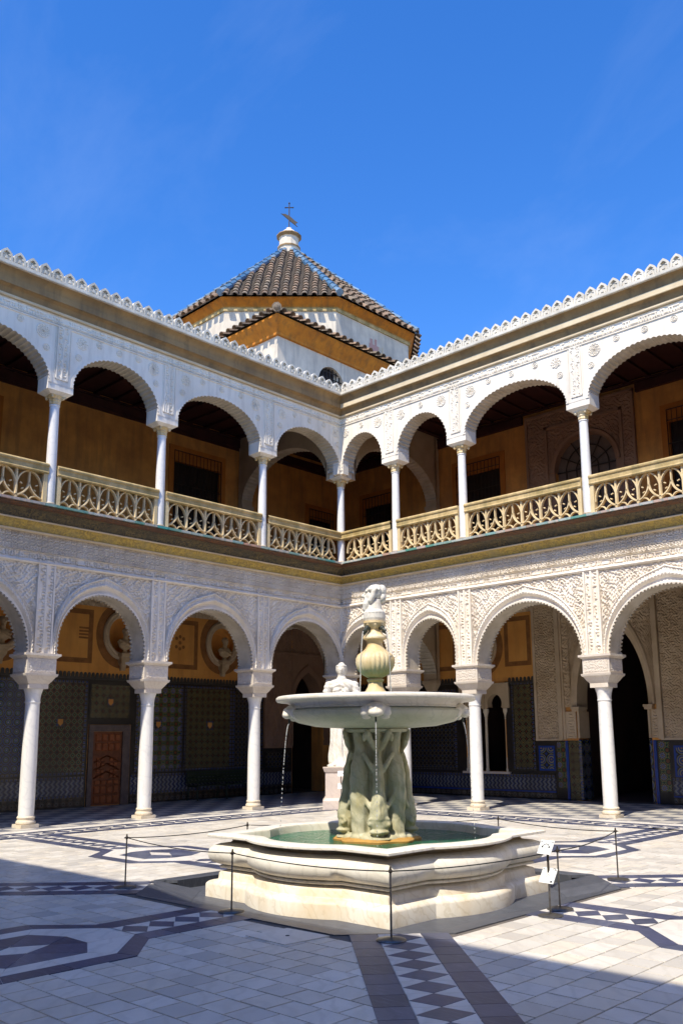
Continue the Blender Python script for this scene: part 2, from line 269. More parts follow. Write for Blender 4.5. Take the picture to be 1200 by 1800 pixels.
class MB:
    def __init__(s): s.v = []; s.f = []; s.n = 0
    def add(s, V, F):
        V = np.asarray(V, float).reshape(-1, 3); s.v.append(V); k = s.n
        s.f.extend(tuple(i+k for i in f) for f in F); s.n += len(V); return s
    def box(s, x0, x1, y0, y1, z0, z1):
        V = [(x, y, z) for z in (z0, z1) for y in (y0, y1) for x in (x0, x1)]
        return s.add(V, [(0, 2, 3, 1), (4, 5, 7, 6), (0, 1, 5, 4), (2, 6, 7, 3), (0, 4, 6, 2), (1, 3, 7, 5)])
    def frustum(s, cx, cy, z0, z1, a0, b0, a1, b1):
        V = [(cx+i*a, cy+j*b, z) for z, a, b in ((z0, a0, b0), (z1, a1, b1)) for i, j in ((-1, -1), (1, -1), (1, 1), (-1, 1))]
        return s.add(V, [(3, 2, 1, 0), (4, 5, 6, 7)]+[(i, (i+1) % 4, 4+(i+1) % 4, 4+i) for i in range(4)])
    def grid(s, P, cu=False, cv=False):
        P = np.asarray(P, float); m, n = P.shape[:2]; F = []
        for i in range(m if cu else m-1):
            a = i*n; b = ((i+1) % m)*n
            for j in range(n if cv else n-1):
                k = (j+1) % n; F.append((a+j, a+k, b+k, b+j))
        return s.add(P.reshape(-1, 3), F)
    def poly(s, pts): return s.add(pts, [tuple(range(len(pts)))])
    def prism(s, pts, axis, a, b):
        """closed 2-D outline extruded along axis (0 x, 1 y, 2 z) from a to b"""
        n = len(pts)
        def P(q, t): return (t, q[0], q[1]) if axis == 0 else (q[0], t, q[1]) if axis == 1 else (q[0], q[1], t)
        V = [P(q, a) for q in pts]+[P(q, b) for q in pts]
        return s.add(V, [tuple(range(n))[::-1], tuple(range(n, 2*n))]+[(i, (i+1) % n, n+(i+1) % n, n+i) for i in range(n)])
    def lathe(s, prof, seg=24, cx=0, cy=0, mod=None, cap=True):
        P = []
        for r, z in prof:
            row = []
            for k in range(seg):
                a = 2*pi*k/seg; rr = r*(mod(a, z) if mod else 1); row.append((cx+rr*cos(a), cy+rr*sin(a), z))
            P.append(row)
        k0 = s.n; s.grid(P, cv=True)
        if cap:
            s.f.append(tuple(k0+i for i in range(seg))[::-1]); m = len(prof)-1; s.f.append(tuple(k0+m*seg+i for i in range(seg)))
        return s
    def tube(s, pts, r, seg=6, taper=None, closed=False):
        pts = [np.asarray(q, float) for q in pts]; n = len(pts); P = []; up = np.array([.13, .27, .95])
        for i in range(n):
            t = pts[(i+1) % n if closed else min(i+1, n-1)]-pts[i-1 if closed else max(i-1, 0)]; t /= np.linalg.norm(t)+1e-9
            a = np.cross(t, up); a /= np.linalg.norm(a)+1e-9; b = np.cross(a, t)
            rr = r if taper is None else taper[i]
            P.append([pts[i]+rr*(cos(2*pi*k/seg)*a+sin(2*pi*k/seg)*b) for k in range(seg)])
        k0 = s.n; s.grid(P, cu=closed, cv=True)
        if not closed: s.f.append(tuple(k0+i for i in range(seg))[::-1]); s.f.append(tuple(k0+(n-1)*seg+i for i in range(seg)))
        return s
    def bar(s, pts, wid, dep, closed=False):
        """rectangular bar along a polyline lying in the (x, z) plane, dep = (y0, y1)"""
        pts = np.asarray(pts, float); n = len(pts); P = []
        for i in range(n):
            t = pts[min(i+1, n-1)]-pts[max(i-1, 0)]; t = t/(np.linalg.norm(t)+1e-9); nx, nz = -t[1], t[0]; h = wid/2
            a, b = pts[i]+h*np.array((nx, nz)), pts[i]-h*np.array((nx, nz)); m = (dep[0]+dep[1])/2
            f = .55                                         # splayed towards the faces
            fa, fb = pts[i]+f*h*np.array((nx, nz)), pts[i]-f*h*np.array((nx, nz))
            P.append([(fa[0], dep[1], fa[1]), (a[0], m, a[1]), (fa[0], dep[0], fa[1]), (fb[0], dep[0], fb[1]), (b[0], m, b[1]), (fb[0], dep[1], fb[1])])
        k0 = s.n; s.grid(P, cv=True); s.f.append(tuple(k0+i for i in range(6))); s.f.append(tuple(k0+(n-1)*6+i for i in range(6))[::-1]); return s
    def sphere(s, c, r, seg=12, rings=8, rot=None):
        r = (r, r, r) if np.isscalar(r) else r; V = [(0, 0, -1)]
        for i in range(1, rings):
            t = -pi/2+pi*i/rings
            V += [(cos(t)*cos(2*pi*k/seg), cos(t)*sin(2*pi*k/seg), sin(t)) for k in range(seg)]
        V.append((0, 0, 1)); V = np.array(V)*np.array(r)
        if rot is not None: V = V@np.array(rot).T
        F = [(0, 1+(k+1) % seg, 1+k) for k in range(seg)]
        for i in range(rings-2):
            a = 1+i*seg; F += [(a+k, a+(k+1) % seg, a+seg+(k+1) % seg, a+seg+k) for k in range(seg)]
        a = 1+(rings-2)*seg; F += [(a+k, a+(k+1) % seg, len(V)-1) for k in range(seg)]
        return s.add(V+np.array(c), F)
    def array(s): return np.concatenate(s.v) if s.v else np.zeros((0, 3))
    def mesh(s, name, mat, xf=None, flip=False, smooth=False, off=None, sharp=None):
        V = s.array()
        if xf: V = xf(V)
        if off is not None: V = V-off
        me = bpy.data.meshes.new(name); F = [f[::-1] for f in s.f] if flip else s.f
        me.from_pydata(V.tolist(), [], F)
        if mat: me.materials.append(mat if not isinstance(mat, str) else M[mat])
        if smooth:
            me.polygons.foreach_set('use_smooth', np.ones(len(me.polygons), bool))
            if sharp: me.set_sharp_from_angle(angle=radians(sharp))
        me.update(); return me
    def build(s, name, mat, parent=None, xf=None, flip=False, smooth=False, sharp=35):
        V = s.array()
        if xf: V = xf(V); s.v = [V]
        if parent is None:
            lo, hi = V.min(0), V.max(0); off = np.array(((lo[0]+hi[0])/2, (lo[1]+hi[1])/2, lo[2]))
        else: off = wloc(parent)
        o = bpy.data.objects.new(name, s.mesh(name, mat, None, flip, smooth, off, sharp)); COL.objects.link(o)
        if parent is None: o.location = off
        else: o.parent = parent
        return o
def place(name, me, loc, parent=None, rz=0.0, scale=None):
    o = bpy.data.objects.new(name, me); COL.objects.link(o)
    if parent is not None: o.parent = parent; loc = np.array(loc)-wloc(parent)
    o.location = loc; o.rotation_euler = (0, 0, rz)
    if scale: o.scale = scale
    return o
def copy_tree(o, parent=None):
    c = o.copy(); COL.objects.link(c); c.parent = parent
    for ch in o.children: copy_tree(ch, c)
    return c

# wall frames: s along the wing from the court's inner corner, d out into the court, z up
class Wing:
    def __init__(w, key, cols): w.key = key; w.cols = cols
    def xf(w, V):
        V = np.asarray(V, float)
        return np.stack([V[:, 0], -V[:, 1], V[:, 2]], 1) if w.key == 'sunny' else np.stack([V[:, 1], -V[:, 0], V[:, 2]], 1)
    @property
    def flip(w): return w.key == 'sunny'
    def P(w, s, d, z): return tuple(w.xf([(s, d, z)])[0])
    @property
    def rz(w): return 0.0 if w.key == "sunny" else pi/2          # turns a (x along, -y outward) model onto the wing
    def put(w, mb, name, mat, parent=None, smooth=False, sharp=35): return mb.build(name, mat, parent, w.xf, w.flip, smooth, sharp)
SUNNY = Wing('sunny', [2.20, 4.35, 7.67, 10.95]); SHADY = Wing('shady', [3.05, 6.10, 8.75, 11.85])
CX, CY = 9.68, -9.42                                            # centre of the court's paving pattern and fountain
GD = 4.05                                                       # depth of the galleries
Z_IMP, Z_BAL, Z_CEIL1, Z_CEIL2 = 3.33, 6.20, 5.62, 10.86

# carved relief height fields (0..1) ------------------------------------------------
def sstep(a, lo, hi): t = np.clip((a-lo)/(hi-lo), 0, 1); return t*t*(3-2*t)
def arabesque(s, z, k=30.0):
    a = np.sin(k*s+2.1*np.sin(k*.52*z+.7))*np.sin(k*z+2.1*np.sin(k*.52*s))
    b = np.sin(k*.5*s)*np.sin(k*.5*z)
    return sstep(a, -.25, .25)*.75+sstep(b, .55, .7)*.35
def foliage(s, z, k=50.0):
    """scrolling leaf carving"""
    u = s+.035*np.sin(9*z+2*np.sin(5*s)); v = z+.035*np.sin(9*s+1.3*np.sin(6*z))
    a = np.sin(k*u)*np.sin(k*v)+.55*np.sin(k*.47*(u+v)+1.7*np.sin(k*.3*v))
    p = .34; cx, cz = (s/p) % 1-.5, (z/p) % 1-.5; r = np.hypot(cx, cz); sw = np.sin(r*34-2*np.arctan2(cz, cx))
    return sstep(a, -.15, .25)*.7+.5*sstep(sw, .2, .6)*(1-sstep(r, .32, .42))
def interlace(s, z, p=.20):
    u, v = s/p, z/p
    a = np.abs(np.sin(pi*(u+v))); b = np.abs(np.sin(pi*(u-v))); c = np.abs(np.sin(pi*u*1.0)); d = np.abs(np.sin(pi*v))
    lines = np.maximum(sstep(.30-a, 0, .12), sstep(.30-b, 0, .12)); ring = sstep(.13-np.abs(np.hypot((u % 1)-.5, (v % 1)-.5)-.33), 0, .07)
    return np.maximum(lines, ring)*.9+.25*sstep(np.sin(7*pi*u)*np.sin(7*pi*v), 0, .4)
def hsh(i, j): x = np.sin(i*127.1+j*311.7)*43758.5453; return x-np.floor(x)
def script_band(s, z, z0, z1, p=.055):
    """raised lettering-like carving: upright strokes, bars and knots between plain fillets"""
    t = (z-z0)/(z1-z0); i = np.floor(s/p); f = s/p-i; h = hsh(i, 3.0); g2 = hsh(i, 9.0)
    up = (f > .25) & (f < .75) & (t > .2) & (t < .3+.55*h); bar = (np.abs(t-.28-.42*(g2 > .5)) < .10)
    return np.where(((up | bar) & (t > .14) & (t < .86)), 1.0, 0.0)+np.where((t < .06) | (t > .94), 1.0, 0.0)
def sebka(s, z, p=.30):
    u, v = s/p, z/(p*2.2)
    a = np.abs(((u+v) % 1)-.5); b = np.abs(((u-v) % 1)-.5)
    return np.maximum(sstep(.10-a, 0, .05), sstep(.10-b, 0, .05))+.4*arabesque(s, z, 42)*sstep(np.minimum(a, b), .12, .16)
def relief(mb, s0, s1, z0, z1, d, amp, fn, res=.022):
    ns, nz = max(3, int((s1-s0)/res)), max(3, int((z1-z0)/res))
    S, Z = np.meshgrid(np.linspace(s0, s1, ns), np.linspace(z0, z1, nz), indexing='ij'); H = fn(S, Z)
    P = np.stack([S, d+amp*H, Z], -1); mb.grid(P); return mb

# ------------------------------------------------------------------ the two arcaded wings
def sweep(mb, prof, s1, mitre=True, s0=None, n=1):
    """profile [(d, z)] run along the wing; it starts on the court's inner corner mitre s = d"""
    st = np.linspace(0, 1, n+1)
    P = [[((d if mitre else s0)*(1-t)+s1*t, d, z) for d, z in prof] for t in st]
    return mb.grid(P)

S_END = 19.2
PIER = .30
def bay_list(w, c0): return [(c0, w.cols[0])]+list(zip(w.cols[:-1], w.cols[1:]))

def lower_curves(sa, sb, z0, rise):
    c = (sa+sb)/2; hw = (sb-sa)/2-PIER; st = max(0.0, rise-hw)*.85; n = 72
    th = np.linspace(pi, 0, n+1)
    si = c+hw*np.cos(th); zi = z0+st+(rise-st)*np.sin(th)
    ho = hw+.115; ro = rise+.30
    so_ = c+ho*np.cos(th); zo = z0+st+(ro-st)*np.sin(th)**.96+.085*np.exp(-np.abs(so_-c)/.16)*np.sin(th)
    si = np.concatenate([[si[0]], si, [si[-1]]]); zi = np.concatenate([[z0], zi, [z0]])
    so_ = np.concatenate([[so_[0]], so_, [so_[-1]]]); zo = np.concatenate([[z0], zo, [z0]])
    return si, zi, so_, zo

def lower_arcade(w, label):
    F = .27; Z0 = Z_IMP
    root = empty('lower_arcade', w.P(0, 0, Z0), label, 'arcade', 'arcades of the court')
    bays = bay_list(w, 0.0); rises = {True: 1.30}
    for bi, (sa, sb) in enumerate(bays):
        rise = 1.20 if sb-sa < 2.4 else 1.31
        si, zi, so_, zo = lower_curves(sa, sb, Z0, rise)
        arc = np.concatenate([[0], np.cumsum(np.hypot(np.diff(si), np.diff(zi)))])
        # finer sampling along the arch
        t = np.linspace(0, arc[-1], max(160, int(arc[-1]/.02)))
        SI, ZI, SO, ZO = (np.interp(t, arc, q) for q in (si, zi, so_, zo))
        tooth = .5+.5*np.sign(np.sin(2*pi*t/.085))
        prof = [(0, F-.03), (.0, F+.035), (.07, F+.05), (.13, F+.02), (.16, F+.022), (.34, F+.022), (.37, F+.05), (.45, F+.06), (.52, F+.05), (.56, F), (.68, F-.035), (.84, F-.03), (.90, F+.012), (1.0, F+.012)]
        P = np.zeros((len(t), len(prof), 3))
        for k, (q, d) in enumerate(prof):
            dd = np.full(len(t), d)
            if .37 <= q <= .52: dd += .014*np.sin(2*pi*t/.07+q*20)           # cable moulding
            if .16 <= q <= .34: dd += .010*np.sign(np.sin(2*pi*t/.11))*np.sign(np.sin(2*pi*t/.045))
            P[:, k, 0] = SO+(SI-SO)*q; P[:, k, 1] = dd; P[:, k, 2] = ZO+(ZI-ZO)*q
        c = (sa+sb)/2; zc = Z0+.25
        w.put(MB().grid(P), 'archivolt', M['stucco_low'], root, True, 40)
        # soffit with small teeth along both edges
        dirx, dirz = c-SI, np.minimum(zc-ZI, -.02); L = np.hypot(dirx, dirz); dirx, dirz = dirx/L, dirz/L
        rows = []
        for d, inn in ((F+.012, .0), (F+.010, .030), (F-.05, .030), (F-.055, .0), (0, 0), (-F+.055, .0), (-F+.05, .030), (-F, .030), (-F, 0)):
            k = inn*tooth; rows.append(np.stack([SI+dirx*k, np.full(len(t), d), ZI+dirz*k], -1))
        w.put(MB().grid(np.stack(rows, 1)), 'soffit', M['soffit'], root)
        # carved spandrels
        mb = MB(); a, b = sa+(PIER-.115 if bi else .27), sb-(PIER-.115); ns = int((b-a)/.0125)
        S = np.linspace(a+.001, b-.001, ns); zb = np.interp(S, SO, ZO) if True else 0
        half = S < c
        order = np.argsort(SO[:len(SO)//2]); zl = np.interp(S, SO[:len(SO)//2][order], ZO[:len(SO)//2][order])
        order = np.argsort(SO[len(SO)//2:]); zr = np.interp(S, SO[len(SO)//2:][order], ZO[len(SO)//2:][order])
        zb = np.minimum(np.where(half, zl, zr), 5.11); nz = 100
        T = np.linspace(0, 1, nz); SS = np.repeat(S[:, None], nz, 1); ZZ = zb[:, None]+(5.12-zb)[:, None]*T[None]
        mb.grid(np.stack([SS, F-.042+.045*foliage(SS, ZZ, 62), ZZ], -1)); w.put(mb, 'spandrel_carving', M['stucco_low'], root)
        # plain inner face towards the gallery
        w.put(MB().grid(np.stack([np.stack([SI, np.full(len(t), -F), ZI], -1), np.stack([SI, np.full(len(t), -F), np.full(len(t), Z_CEIL1)], -1)], 1)), 'gallery_face', M['stucco_low'], root)
    # pilaster strips over every impost
    for k, s in enumerate([0.0]+w.cols):
        mb = MB(); a, b = s-.185, s+.185
        if k == 0: a, b = .27, .29
        if k: 
            relief(mb, a+.045, s-.02, Z0, 5.20, F-.012, .034, lambda S, Z: script_band(Z, S, a+.045, s-.02, .07), .018)
            relief(mb, s+.02, b-.045, Z0, 5.20, F-.012, .034, lambda S, Z: script_band(Z+.5, S, s+.02, b-.045, .07), .018)
            for x in (a, s-.02, b-.04): mb.box(x, x+.04, F-.1, F+.035, Z0, 5.20)
        else: mb.box(a, b, F-.2, F+.012, Z0, 5.20)
        w.put(mb, 'pilaster_strip', M['stucco_low'], root)
        if k:
            mb = MB(); mb.box(s-.285, s+.285, -.262, .22, Z0, 5.62); w.put(mb, 'pier_core', M['stucco_low'], root)
    e = w.cols[-1]
    # string mould, lettered band, interlaced frieze
    w.put(sweep(MB(), [(.22, 5.10), (.30, 5.105), (.325, 5.13), (.30, 5.16), (.285, 5.18), (.22, 5.18)], e), 'string_moulding', M['stucco_low'], root)
    def strip(z0, z1, amp, fn, res, name):
        mb = MB(); ns, nz = int((e-.26)/res), max(6, int((z1-z0)/res)); S, Z = np.meshgrid(np.linspace(.26, e, ns), np.linspace(z0, z1, nz), indexing='ij')
        mb.grid(np.stack([S, F-.035+amp*fn(S, Z), Z], -1)); w.put(mb, name, M['stucco_low'], root)
    strip(5.18, 5.34, .045, lambda S, Z: script_band(S, Z, 5.18, 5.34), .014, 'lettered_band')
    strip(5.34, 5.72, .052, lambda S, Z: interlace(S, Z-5.34, .127), .0125, 'interlaced_frieze')
    mb = MB(); mb.box(0.0, S_END, -.27, .22, 5.15, 5.70) ; w.put(mb, 'wall_core', M['stucco_low'], root)
    mb = MB(); mb.box(e+.2, S_END, -.25, .25, 0, 5.70); w.put(mb, 'end_wall', M['stucco_low'], root)
    return root

def upper_arcade(w, label):
    F, Bk, Z0, ZT = .42, -.02, 8.90, 10.46
    root = empty('upper_arcade', w.P(.2, .2, Z_BAL), label, 'arcade', 'arcades of the court')
    bays = bay_list(w, .2); e = w.cols[-1]
    for bi, (sa, sb) in enumerate(bays):
        c = (sa+sb)/2; hw = (sb-sa)/2-.285; rise = .88; n = 260
        th = np.linspace(pi, 0, n); arcl = pi*.5*(3*(hw+rise)-sqrt((3*hw+rise)*(hw+3*rise))); nr = max(20, int(arcl/.098))
        ph = np.linspace(0, nr*pi, n); sc_ = np.abs(np.sin(ph))**.8*.030
        SI = c+(hw-.0-sc_*0)*np.cos(th); ZI = Z0+rise*np.sin(th)
        nx, nz = np.cos(th)/hw, np.sin(th)/rise; L = np.hypot(nx, nz); nx, nz = nx/L, nz/L
        S1, Z1 = SI+nx*sc_, ZI+nz*sc_
        # ribbed soffit (each scallop runs through the wall)
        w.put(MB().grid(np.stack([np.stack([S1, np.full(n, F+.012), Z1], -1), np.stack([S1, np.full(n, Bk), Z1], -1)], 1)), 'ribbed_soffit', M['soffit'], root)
        # scalloped rim
        S2, Z2 = SI+nx*.075, ZI+nz*.075
        w.put(MB().grid(np.stack([np.stack([S1, np.full(n, F+.012), Z1], -1), np.stack([S2, np.full(n, F+.012), Z2], -1), np.stack([S2, np.full(n, F-.004), Z2], -1)], 1)), 'arch_rim', M['stucco_up'], root)
        top = np.full(n, ZT)
        A = np.stack([S2, np.full(n, F), Z2], -1)
        B = np.stack([np.clip(S2, sa+.0 if bi else .42, sb), np.full(n, F), top], -1)
        mb = MB().grid(np.stack([A, B], 1))
        for x0, x1 in ((sa if bi else .42, S2[0]), (S2[-1], sb)): mb.poly([(x0, F, Z0), (x1, F, Z0), (x1, F, ZT), (x0, F, ZT)]) if x1 > x0 else None
        w.put(mb, 'facade_panel', M['stucco_up'], root)
        w.put(MB().grid(np.stack([np.stack([S1, np.full(n, Bk), Z1], -1), np.stack([S1, np.full(n, Bk), np.full(n, Z_CEIL2)], -1)], 1)), 'gallery_face', M['stucco_up'], root)
        # carved roundels in the spandrels
        ros = []
        if hw > .9: ros = [(c-hw*.86, 9.95, 1), (c+hw*.86, 9.95, 2), (c-hw*.47, 10.05, 0), (c+hw*.47, 10.05, 0), (c-hw*.93, 9.62, 0), (c+hw*.93, 9.62, 0), (c, 10.03, 0)]
        else: ros = [(c-hw*.84, 9.95, 2), (c+hw*.84, 9.95, 1), (c, 10.02, 0)]
        for x, z, k in ros:
            place('carved_roundel', ROS[k], w.P(x, F+.001, z), root, w.rz)
        # framed panel edges
        for x in ((sa+.165 if bi else .50), sb-.175): mb = MB(); mb.box(x, x+.012, F-.01, F+.014, 9.15, 10.16); w.put(mb, 'panel_fillet', M['stucco_up'], root)
    for k, s in enumerate([.2]+w.cols):
        a, b = s-.285, s+.285
        if k:
            mb = MB(); mb.box(a, b, Bk, F-.006, Z0-.14, ZT)
            mb.frustum(s, .2, Z0-.20, Z0-.14, .19, .14, .285, .22); w.put(mb, 'pier_block', M['stucco_up'], root)
            mb = MB()
            for x0, x1, o in ((s-.115, s-.012, 0), (s+.012, s+.115, .37)):
                relief(mb, x0, x1, 9.02, 10.18, F-.003, .026, lambda S, Z, x0=x0, x1=x1, o=o: script_band(Z+o, S, x0, x1, .06), .016)
            for x in (s-.135, s-.010, s+.115): mb.box(x, x+.02, F-.01, F+.024, 9.0, 10.18)
            mb.box(s-.135, s+.135, F-.01, F+.020, 9.0, 9.03); w.put(mb, 'pilaster_strip', M['stucco_up'], root)
    if w.key == 'sunny':
        mb = MB(); mb.box(-.02, .414, -.02, .414, Z0-.14, ZT); mb.frustum(.2, .2, Z0-.20, Z0-.14, .14, .14, .217, .217)
        w.put(mb, 'pier_block', M['stucco_up'], root)
        mb = MB(); mb.box(.40, .50, .2, F-.004, Z0-.1, ZT); w.put(mb, 'corner_return', M['stucco_up'], root)
    else:
        mb = MB(); mb.box(.40, .50, .2, F-.004, Z0-.1, ZT); w.put(mb, 'corner_return', M['stucco_up'], root)
    mb = MB(); ns, nz = int((e-.42)/.016), 15
    S, Z = np.meshgrid(np.linspace(.42, e, ns), np.linspace(10.20, 10.38, nz), indexing='ij')
    mb.grid(np.stack([S, F-.004+.026*script_band(S, Z, 10.20, 10.38, .06), Z], -1)); w.put(mb, 'lettered_band', M['stucco_up'], root)
    w.put(sweep(MB(), [(.40, 10.155), (.445, 10.16), (.445, 10.185), (.40, 10.19)], e), 'string_moulding', M['stucco_up'], root)
    mb = MB(); mb.box(0, S_END, -.02, .40, ZT-.02, 10.98); w.put(mb, 'wall_core', M['stucco_up'], root)
    mb = MB(); mb.box(e+.2, S_END, -.0, .40, Z_BAL, ZT); w.put(mb, 'end_wall', M['stucco_up'], root)
    return root

def rosette(R, kind):
    """carved disc facing -y"""
    nr, na = 12, 64; rr = np.linspace(0.02, 1, nr); aa = np.linspace(0, 2*pi, na, endpoint=False)
    Rr, A = np.meshgrid(rr, aa, indexing='ij')
    if kind == 0: h = np.where(Rr > .86, .9, np.where(np.abs(Rr-.42-.1*np.cos(6*A)) < .15, .9, 0)); edge = np.ones_like(A)
    elif kind == 1: h = np.where(Rr > .9, 1, np.maximum(sstep(np.cos(12*A)*np.cos(Rr*16), 0, .3), 0)); edge = np.ones_like(A)
    else: h = np.maximum(sstep(np.cos(8*A+5*Rr), .1, .4), sstep(np.cos(Rr*22), .3, .6)); edge = 1-.16*np.abs(np.sin(4*A))
    h[-1] = .0
    P = np.stack([R*Rr*edge*np.cos(A), -.002-.017*h, R*Rr*edge*np.sin(A)], -1)
    return MB().grid(P, cv=True).mesh('carved_roundel', M['stucco_up'])
ROS = [rosette(.075, 0), rosette(.15, 1), rosette(.15, 2)]

def balcony(w, label):
    root = empty('balcony_cornice', w.P(.3, .3, 5.70), label, 'cornice', 'balcony cornices')
    w.put(sweep(MB(), [(.22, 5.70), (.345, 5.70), (.365, 5.715), (.365, 5.735), (.34, 5.745)], S_END), 'lower_lip', M['cornice_cream'], root)
    w.put(sweep(MB(), [(.34, 5.745), (.355, 5.80), (.40, 5.86), (.46, 5.905)], S_END, n=8), 'gilded_band', M['gold_band'], root, True)
    w.put(sweep(MB(), [(.46, 5.905), (.485, 5.905), (.495, 5.92), (.485, 5.935), (.46, 5.94)], S_END), 'middle_lip', M['cornice_cream'], root)
    w.put(sweep(MB(), [(.46, 5.94), (.48, 6.0), (.54, 6.06), (.64, 6.105)], S_END, n=8), 'dark_band', M['black_band'], root, True)
    w.put(sweep(MB(), [(.64, 6.105), (.67, 6.10), (.70, 6.112), (.735, 6.135), (.76, 6.165), (.755, 6.175)], S_END), 'rope_tile_band', M['rope_tile'], root, True)
    w.put(sweep(MB(), [(.2, 5.7), (.2, 6.16), (.755, 6.17), (.755, 6.176), (-.27, 6.176)], S_END), 'slab', M['cornice'], root)
    s = .80; k = 0
    while s < 12.2:
        L = .24+.12*hsh(k, 5.0 if w.key == 'sunny' else 8.0); mb = MB()
        a = .805+.006*hsh(k, 2.0); x0 = s
        mb.box(x0, s+L-.004, .55, a, 6.178, 6.222+.008*hsh(k, 4.0)); w.put(mb, 'edge_tile', M['edge_tile'], root); s += L; k += 1
    mb = MB(); mb.box(12.2, S_END, .5, .80, 6.178, 6.2); w.put(mb, 'edge_kerb', M['rail'], root)
    return root

def merlon_mesh():
    """pointed lime merlon: thick arched rim, sunk field, cusps and a small bud; faces -y, base at z = 0"""
    W, H = .125, .275; n = 8
    def arch(hw, z0, h, pts=n):
        L = [(-hw, z0)]+[(-hw*(1-t**1.75), z0+(h-z0)*(.50+.50*t)) for t in np.linspace(0, 1, pts)]
        return L+[(-x, z) for x, z in L[-2::-1]]
    o, i = arch(W, .0, H), arch(W*.66, .035, H*.80)
    mb = MB(); P = [[(x, y, z) for x, z in q] for q, y in ((o, .10), (o, -.0), (i, -.0), (i, .055))]
    mb.grid(P); mb.poly([(x, .055, z) for x, z in i]); mb.poly([(x, .10, z) for x, z in o])
    for sx in (-1, 1):
        mb.add([(sx*W*.72, .0, .12), (sx*W*.72, .0, .19), (sx*W*.22, .012, .135), (sx*W*.72, .055, .12), (sx*W*.72, .055, .19), (sx*W*.22, .055, .135)],
               [(0, 1, 2), (3, 5, 4), (0, 2, 5, 3), (1, 4, 5, 2)])
    mb.add([(-.03, .0, .045), (.03, .0, .045), (.012, .0, .12), (-.012, .0, .12), (-.03, .055, .045), (.03, .055, .045), (.012, .055, .12), (-.012, .055, .12)],
           [(0, 1, 2, 3), (0, 3, 7, 4), (1, 5, 6, 2), (3, 2, 6, 7)])
    return mb.mesh('merlon', M['merlon'])
MERLON = merlon_mesh()
def roof_cornice(w, label):
    root = empty('roof_cornice', w.P(.4, .4, 10.40), label, 'cornice', 'roof cornices')
    w.put(sweep(MB(), [(.40, 10.40), (.47, 10.40), (.485, 10.415), (.485, 10.45), (.47, 10.46)], S_END), 'lower_fillet', M['cornice_cream'], root)
    w.put(sweep(MB(), [(.47, 10.46), (.47, 10.52), (.50, 10.58), (.565, 10.615)], S_END, n=10), 'lower_cove', M['cornice'], root, True)
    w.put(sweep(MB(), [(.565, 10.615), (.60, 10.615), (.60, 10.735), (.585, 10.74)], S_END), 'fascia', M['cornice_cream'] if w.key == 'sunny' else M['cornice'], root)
    w.put(sweep(MB(), [(.585, 10.74), (.59, 10.82), (.63, 10.89), (.69, 10.925)], S_END, n=10), 'upper_cove', M['cornice'], root, True)
    w.put(sweep(MB(), [(.69, 10.925), (.75, 10.925), (.755, 10.94), (.755, 11.00), (.60, 11.0), (.2, 11.0)], S_END), 'cresting_base', M['merlon'], root)
    p = .274; k = 0
    s = .755+.14 if w.key == 'sunny' else .755+.14
    while s < 12.3:
        o = place('merlon', MERLON, w.P(s, .745, 10.985), root, w.rz); j = hsh(k, 6.0 if w.key == 'sunny' else 2.0)-.5; o.rotation_euler = (.05*j, .05*(hsh(k, 3.0)-.5), w.rz+.06*j); o.scale = (1, 1, 1+.08*j); s += p; k += 1
    mb = MB(); mb.box(.80, 12.3, .665, .725, 10.99, 11.115); w.put(mb, 'cresting_web', M['merlon'], root)
    mb = MB(); mb.box(12.3-.1, S_END, .62, .72, 10.99, 11.22); w.put(mb, 'plain_cresting', M['merlon'], root)
    return root

lower_arcade(SHADY, 'shaded carved stucco arcade of pointed arches, ground storey, with lettered strips')
lower_arcade(SUNNY, 'sunlit carved stucco arcade of pointed arches, ground storey, behind the fountain')
upper_arcade(SHADY, 'shaded white upper arcade with scalloped arches and carved roundels')
upper_arcade(SUNNY, 'sunlit white upper arcade with scalloped arches and carved roundels')
balcony(SHADY, 'gilded and dark ceramic cornice under the shaded balcony')
balcony(SUNNY, 'dark ceramic cornice with glazed edge tiles under the sunlit balcony')
roof_cornice(SHADY, 'stained stone roof cornice with white merlons over the shaded arcade')
roof_cornice(SUNNY, 'cream striped roof cornice with white merlons over the sunlit arcade')

